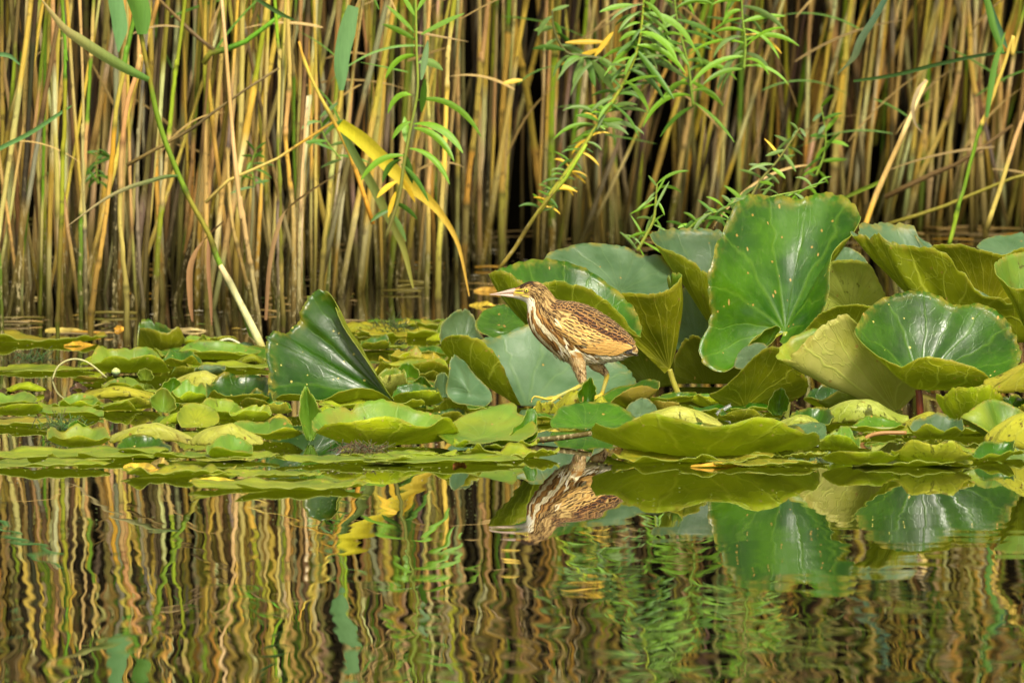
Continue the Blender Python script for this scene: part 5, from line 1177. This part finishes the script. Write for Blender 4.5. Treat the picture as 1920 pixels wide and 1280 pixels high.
a = me2.color_attributes.new('Col', 'FLOAT_COLOR', 'POINT'); a.data.foreach_set('color', cols.ravel())
me2.polygons.foreach_set('use_smooth', [True] * len(me2.polygons))
PLUM = col_mat('bird_plumage', 0.75, (150, 150, 150), 0.35, bump=0.25, spec=0.2)
HORN = col_mat('bird_bill', 0.35, (60, 60, 60), 0.15, bump=0.1, spec=0.5)
me2.materials.clear(); me2.materials.append(PLUM)
bird = empty('bird', tuple(BORG)); tag(bird, 'young brown streaked heron like bird striding left over the lily leaves', 'bird')
def addchild(name, me):
    o = bpy.data.objects.new(name, me); COL.objects.link(o); o.parent = bird; return o
me2.name = 'body'; addchild('body', me2)
def bbuild(mb, name, mat, parent=None):
    p = parent or bird
    V = np.concatenate(mb.V) + np.array(BORG)
    return mesh_obj(name, V, mb.F, mat, p, col=np.concatenate(mb.C))
# feathers
def feather(mb, s, ph, L, Wd, cfun, ds=1.0, dph=0.0, lift0=0.0006, lift1=0.0022, n=7, tipk=1.0):
    """a vane lying on the body: starts at (s, ph) and runs towards the tail"""
    p0 = surf(s, ph); p1 = surf(s + 0.05 * ds, ph + 0.05 * dph); v = norm(p1 - p0)
    # step so that the feather has length L along the surface
    per = np.linalg.norm(p1 - p0) / 0.05 + 1e-6; stp = L / per
    pts = []; nrm = []
    for i in range(n):
        u = i / (n - 1); pts.append(surf(s + stp * ds * u, ph + stp * dph * u, lift0 + (lift1 - lift0) * u))
        c = surf(s + stp * ds * u, ph + stp * dph * u, 0.01); nrm.append(norm(c - surf(s + stp * ds * u, ph + stp * dph * u, 0)))
    pts = np.array(pts); nrm = np.array(nrm); T = norm(np.gradient(pts, axis=0)); S = np.cross(T, nrm); S = norm(S)
    us = np.linspace(0, 1, n); wd = Wd * np.minimum(1, .35 + us * 2.2) * np.sqrt(np.clip(1 - us ** (3.2 * tipk), 0, 1))
    rows = []; C = []
    for v_ in (-1, -.6, -.2, .2, .6, 1):
        rows.append(pts + S * (wd * .5 * v_)[:, None] - nrm * (abs(v_) ** 2 * .0005))
        C.append([cfun(u, v_) for u in us])
    V = np.stack(rows, 1).reshape(-1, 3); C = np.stack([np.array(c) for c in C], 1).reshape(-1, 3)
    F = [(i * 6 + j, i * 6 + j + 1, (i + 1) * 6 + j + 1, (i + 1) * 6 + j) for i in range(n - 1) for j in range(5)]
    mb.add(V, F, C)
br = random.Random(21)
def cf(center, edge, w0=.45, tip=.8, k=1.0):
    def f(u, v):
        e = max(abs(v) / 1.0, 0) ; a = max(0, min(1, (e - w0) / .22)); b = max(0, min(1, (u - tip) / .12))
        c = lerp3(center, edge, max(a, b)); return tuple(x * k for x in c)
    return f
rad = math.radians
# neck, throat and breast streaks
m = MB()
s = 3.2
while s < 13.2:
    for dg_ in range(8, 180, 7):
        for sd_ in (1, -1):
            deg = dg_ + br.uniform(-3, 3)
            if s > 8.2 and deg < 88: continue
            if s > 11 and deg < 104: continue
            if s < 5 and deg > 150: continue
            ss = s + br.uniform(-.3, .3); ph = rad(deg) * sd_
            k = br.uniform(.82, 1.18); big = deg > 95
            # broad cream lanes with rusty brown between
            lane = (deg - 3.0 * (ss - 4) + 200) % 30
            if big:
                if lane < 13: f_ = cf(CREAM if deg < 170 else WHT, (0.60, 0.42, 0.18), .62, .9, k)
                else: f_ = cf((0.09, 0.04, 0.014) if br.random() < .6 else RUST, (0.42, 0.22, 0.06), .5, .92, k)
            else:
                f_ = cf((0.05, 0.025, 0.01), (0.46, 0.29, 0.10), .3 + .4 * br.random(), .9, k) if br.random() < .72 else cf((0.52, 0.35, 0.13), (0.30, 0.17, 0.06), .5, .9, k)
            if s < 4.4 and deg > 110: f_ = cf(WHT, CREAM, .6, .9, k)
            L = (.011 if s < 6 else .019) * br.uniform(.8, 1.25); Wd = (.0030 if s < 6 else .0055) * br.uniform(.8, 1.2)
            dph = (0.10 if (deg > 60 and s > 5) else 0.0) * sd_
            feather(m, ss, ph, L, Wd, f_, 1.0, dph, .0004, .0016, 6)
    s += .28 if s < 6 else .30
bbuild(m, 'breast_feathers', PLUM)
# crown and cheek
m = MB()
for i in range(520):
    s = br.uniform(.9, 5.0); deg = br.uniform(0, 112); sd_ = br.choice((1, -1)); k = br.uniform(.7, 1.25)
    if s < 2.9 and 55 < deg < 110: continue
    if deg < 58: f_ = cf((0.03, 0.018, 0.011), (0.12, 0.07, 0.03) if deg < 46 else (0.30, 0.16, 0.05), .6, .94, k)
    else: f_ = cf((0.08, 0.04, 0.014), (0.50, 0.32, 0.10), .25 + .35 * br.random(), .9, k)
    feather(m, s, rad(deg) * sd_, .0065 * br.uniform(.7, 1.2), .0021, f_, 1, .02, .0003, .0013, 5)
bbuild(m, 'crown', PLUM)
# mantle: dark scales edged with buff
m = MB()
s = 7.0
while s < 15.5:
    for q in range(-6, 7):
        deg = q * 10.5 + br.uniform(-2.5, 2.5); lim = 62 if s < 11 else 48
        if abs(deg) > lim: continue
        k = br.uniform(.75, 1.2)
        f_ = cf((0.036, 0.020, 0.012) if br.random() < .7 else (0.09, 0.045, 0.02), (0.66, 0.42, 0.18) if abs(deg) < 30 else (0.66, 0.36, 0.12), .58, .86, k)
        feather(m, s + br.uniform(-.12, .12), rad(deg), .0150 * (1 + .2 * (s > 10)), .0112, f_, 1, .0, .0012, .0034, 7)
    s += .44
bbuild(m, 'mantle', PLUM)
# wings: shoulder patch, coverts with dark shafts, long quills
for sd_ in (1, -1):
    m = MB()
    for row, (d0, d1) in enumerate([(100, 106), (92, 98), (84, 90), (76, 82), (68, 74), (60, 66), (54, 60)]):
        s = 9.4 + .12 * row
        while s < 14.9:
            dd = br.uniform(d0, d1); k = br.uniform(.85, 1.2)
            dark = br.random() < .5
            if row >= 5: f_ = cf((0.04, 0.02, 0.012), (0.52, 0.23, 0.07), .60, .84, k)
            elif row >= 3: f_ = cf((0.07, 0.035, 0.018) if dark or row == 4 else (0.42, 0.22, 0.06), (0.72, 0.45, 0.14), .30, .80, k)
            else: f_ = cf((0.08, 0.045, 0.02) if dark else (0.62, 0.36, 0.09), (0.74, 0.48, 0.17) if row else (0.64, 0.38, 0.12), .28, .84, k)
            feather(m, s, rad(dd) * sd_, .021 if row < 4 else .016, .0092 if row >= 3 else .0085, f_, 1, -.05 * sd_, .0030, .0048, 7)
            s += .42
    for row, deg in enumerate((112, 103, 94, 86, 78)):      # long coverts over the quills
        for j in range(3):
            f_ = cf((0.36, 0.17, 0.05), (0.78, 0.44, 0.12), .12, .8, br.uniform(.85, 1.1))
            feather(m, 12.5 + j * .8 + .15 * row, rad(deg) * sd_, .040, .0105, f_, 1, -.08 * sd_, .0040, .0046, 9)
    w_ = bbuild(m, 'wing', PLUM)
    q_ = MB()
    for j, deg in enumerate((40, 52, 64, 76, 88, 100)):
        f_ = cf((0.09, 0.075, 0.07), (0.30, 0.26, 0.23) if j > 3 else (0.20, 0.13, 0.08), .6, .93, br.uniform(.8, 1.2))
        feather(q_, 15.0 + .16 * j, rad(deg) * sd_, .026 - .0015 * j, .0090, f_, 1, 0, .0018, .0010, 9)
    o = bbuild(q_, 'quills', PLUM, w_)
    sc_ = MB()
    for j in range(3):
        feather(sc_, 8.7 + br.uniform(-.4, .7), rad(94 - j * 3 + br.uniform(-3, 3)) * sd_, .016, .005, cf(CREAM, (0.55, 0.33, 0.12), .5, .9, 1), 1, .12 * sd_, .0034, .0040, 6)
    bbuild(sc_, 'shoulder_feathers', PLUM, w_)
# flank and belly fluff, thigh feathers
m = MB()
for i in range(420):
    s = br.uniform(11.0, 15.6); deg = br.uniform(118, 180) * br.choice((1, -1)); k = br.uniform(.85, 1.15)
    if s > 13 or br.random() < .35: f_ = cf(WHT, (0.70, 0.58, 0.38), .5, .9, k)
    elif br.random() < .3: f_ = cf((0.10, 0.055, 0.025), (0.60, 0.42, 0.2), .4, .8, k)
    else: f_ = cf(CREAM, (0.6, 0.42, 0.2), .5, .9, k)
    feather(m, s, rad(deg), .015 * br.uniform(.7, 1.5), .0038, f_, .8, .15 * (1 if deg < 0 else 1), .0003, .0035 + .004 * br.random(), 6)
for (x0, y0, x1, y1, yy, r0, r1) in ((1079, 664, 1092, 712, NY, .0185, .0072), (1110, 672, 1134, 699, FY, .012, .006)):
    for i in range(320):
        u = br.random() ** .8; a = br.uniform(0, 2 * math.pi); c = bp(x0 + (x1 - x0) * u, y0 + (y1 - y0) * u, yy); r_ = r0 + (r1 - r0) * u + .0004
        dn = norm(bp(x1, y1, yy) - bp(x0, y0, yy)); o1 = norm(np.cross(dn, (0, 1, 0))); o2 = np.array((0, 1.0, 0))
        n_ = o1 * math.cos(a) + o2 * math.sin(a); p = c + n_ * r_; L = br.uniform(.006, .011) * (1 - .3 * u)
        g = br.random(); col = lerp3((0.62, 0.46, 0.24), (0.40, 0.24, 0.09), g) if g < .8 else (0.13, 0.07, 0.03)
        sd2 = np.cross(dn, n_)
        m.blade([p, p + dn * L * .5 + n_ * .0006, p + dn * L + n_ * .0004], [.0022, .0024, .0006], sd2, .1, col)
bbuild(m, 'belly_feathers', PLUM)
# tail
m = MB()
for j, (yy, a_) in enumerate([(-.010, -.10), (-.006, -.03), (0, .03), (.006, .03), (.010, .0)]):
    b0 = bp(1160, 655, yy); tip = bp(1197 - abs(j - 2) * 1.5, 665 + j * .6, yy * 1.25)
    P = catmull([b0, (b0 + tip) / 2 + np.array((0, 0, -.001)), tip], 10)
    m.blade(P, .010 * np.array([.6, .8, .95, 1, 1, 1, .95, .85, .65, .25]), (0.1, 1, -.55 if j < 2 else .2), .1, (0.26, 0.22, 0.20) if j < 2 else (0.14, 0.10, 0.08))
for j in range(12):
    b0 = bp(1120 + j * 3.6, 672 + br.uniform(-2, 1), br.uniform(-.014, .006)); tip = b0 + np.array((.019, 0, -.0015 + .002 * br.random()))
    m.blade([b0, (b0 + tip) / 2 + (0, 0, -.001), tip], [.004, .006, .001], (0, 1, -.5), .1, (0.60, 0.55, 0.46))
bbuild(m, 'tail', PLUM)
# bill: two mandibles with a gape line, yellow lores
def bill(name, pts_top, pts_bot, wds, colf, n=26, k=16):
    T_ = catmull([bp(*q) for q in pts_top], n); B_ = catmull([bp(*q) for q in pts_bot], n); w_ = np.interp(np.linspace(0, 1, n), np.linspace(0, 1, len(wds)), wds)
    V = []; C = []
    for i in range(n):
        c = (T_[i] + B_[i]) / 2; h = (T_[i] - B_[i]) / 2
        for j in range(k):
            a = 2 * math.pi * j / k
            V.append(c + h * math.copysign(abs(math.cos(a)) ** .8, math.cos(a)) + np.array((0, -1, 0)) * w_[i] / 1000 * math.sin(a)); C.append(colf(i / (n - 1), math.cos(a)))
    F = [(i * k + j, i * k + (j + 1) % k, (i + 1) * k + (j + 1) % k, (i + 1) * k + j) for i in range(n - 1) for j in range(k)] + [tuple(range(k))[::-1], tuple((n - 1) * k + j for j in range(k))]
    m = MB(); m.add(V, F, np.array(C)); return bbuild(m, name, HORN)
def upcol(u, c):
    base = lerp3((0.62, 0.42, 0.34), (0.70, 0.52, 0.40), u)
    if c > .35: base = lerp3(base, (0.16, 0.10, 0.10), max(0, min(1, (c - .35) * 2.2)) * (1 - .75 * u))
    if c < 0 and u < .28: base = lerp3((0.68, 0.56, 0.06), base, u / .28)
    return base
def locol(u, c):
    base = lerp3((0.70, 0.56, 0.30), (0.72, 0.53, 0.42), min(1, u * 2)); return base
bill('upper_bill', [(982,536),(972,538.6),(962,540.2),(945,545),(930,549),(917,551.4)], [(986,553),(974,552.4),(962,550.6),(945,550.6),(930,551.6),(917,552.2)], [8.5, 6.6, 4.8, 3.2, 2.0, .4], upcol)
bill('lower_bill', [(984,556.5),(972,553),(962,551.0),(945,551.0),(930,552.0),(919,552.4)], [(980,563),(970,560),(962,558.2),(945,555.6),(931,553.6),(919,553)], [7.5, 5.8, 4.2, 2.7, 1.6, .4], locol)
# eyes, lores
for sd_ in (-1, 1):
    def eyepos():
        best = None
        for i in range(400):
            s = 2.2 + i % 20 * .09; ph = rad(30 + (i // 20) * 4) * (1 if sd_ < 0 else -1); p = surf(s, ph)
            q = bp(987.6, 544.0); dd = (p[0] - q[0]) ** 2 + (p[2] - q[2]) ** 2
            if best is None or dd < best[0]: best = (dd, p)
        return best[1]
    c = eyepos() + np.array((0, sd_ * .0011, 0))
    def ball(name, cen, r_, cap, colr, mat, parent, sq=0.55):
        V = []; F = []; n, k = 10, 20
        for i in range(n):
            a = math.pi / 2 * i / (n - 1) * cap
            for j in range(k):
                b_ = 2 * math.pi * j / k
                V.append(cen + np.array((r_ * math.sin(a) * math.cos(b_), sd_ * r_ * sq * math.cos(a), r_ * math.sin(a) * math.sin(b_))))
        F = [(i * k + j, i * k + (j + 1) % k, (i + 1) * k + (j + 1) % k, (i + 1) * k + j) for i in range(n - 1) for j in range(k)]
        mm = MB(); mm.add(V, F, colr); return bbuild(mm, name, mat, parent)
    em = bpy.data.materials.get('bird_eye') or None
    if em is None:
        t = NT('bird_eye'); at = t.n('Attribute', attribute_name='Col').outputs['Color']; t.l(at, t.b.inputs['Base Color']); t.b.inputs['Roughness'].default_value = 0.05; em = t.m
    rim_ = ball('eye', c, .0050, 1, (0.05, 0.035, 0.02), PLUM, None, .38)
    ball('iris', c + np.array((0, sd_ * .0010, 0)), .0040, 1, (0.78, 0.66, 0.06), em, rim_, .45)
    ball('pupil', c + np.array((0, sd_ * .0020, 0)), .0023, 1, (0.004, 0.004, 0.004), em, rim_, .55)
    lm = MB()
    for (a0, a1, w_, col) in (((964,547.5),(983,549),.0036,(0.72,0.60,0.05)),((966,543.5),(984,541),.0022,(0.66,0.56,0.08)),((966,545.6),(982,544.8),.0014,(0.07,0.05,0.03)),((978,553),(995,556),.0030,(0.66,0.55,0.10)),((992,548.5),(1001,550),.0022,(0.08,0.05,0.03))):
        P = []
        for u in np.linspace(0, 1, 6):
            x = a0[0] + (a1[0] - a0[0]) * u; y = a0[1] + (a1[1] - a0[1]) * u; q = bp(x, y); wl = .0046 + .011 * max(0, min(1, (x - 962) / 24)) ** .8
            P.append(q + np.array((0, sd_ * (wl if x < 990 else .0162), 0)))
        lm.blade(P, w_ * np.array([.3, .9, 1, 1, .9, .3]), (0, 0, 1), .15, col)
    bbuild(lm, 'lores', PLUM)
# claws
m = MB()
for tp in TOES[:2]:
    a_, b_ = bp(*tp[-2]), bp(*tp[-1]); v = b_ - a_
    m.tube([b_ - v * .2, b_ + v * .5, b_ + v * 1.1 + np.array((.001, 0, 0))], [.0011, .0008, .0002], (0.50, 0.34, 0.14), 6)
bbuild(m, 'claws', HORN)

# things that would share a label are told apart by their order from the left
_by = {}
for o in SC.objects:
    if o.parent is None and 'category' in o and 'label' in o: _by.setdefault(o['label'], []).append(o)
_ord = ['leftmost', 'second from left', 'third from left', 'fourth from left', 'fifth from left', 'sixth from left', 'seventh from left', 'eighth from left']
for lb, L in _by.items():
    if len(L) > 1:
        for q, o in enumerate(sorted(L, key=lambda o: o.location.x / o.location.y)):
            o['label'] = lb + ', ' + _ord[min(q, 7)] + (' of them' if q == 0 else '')
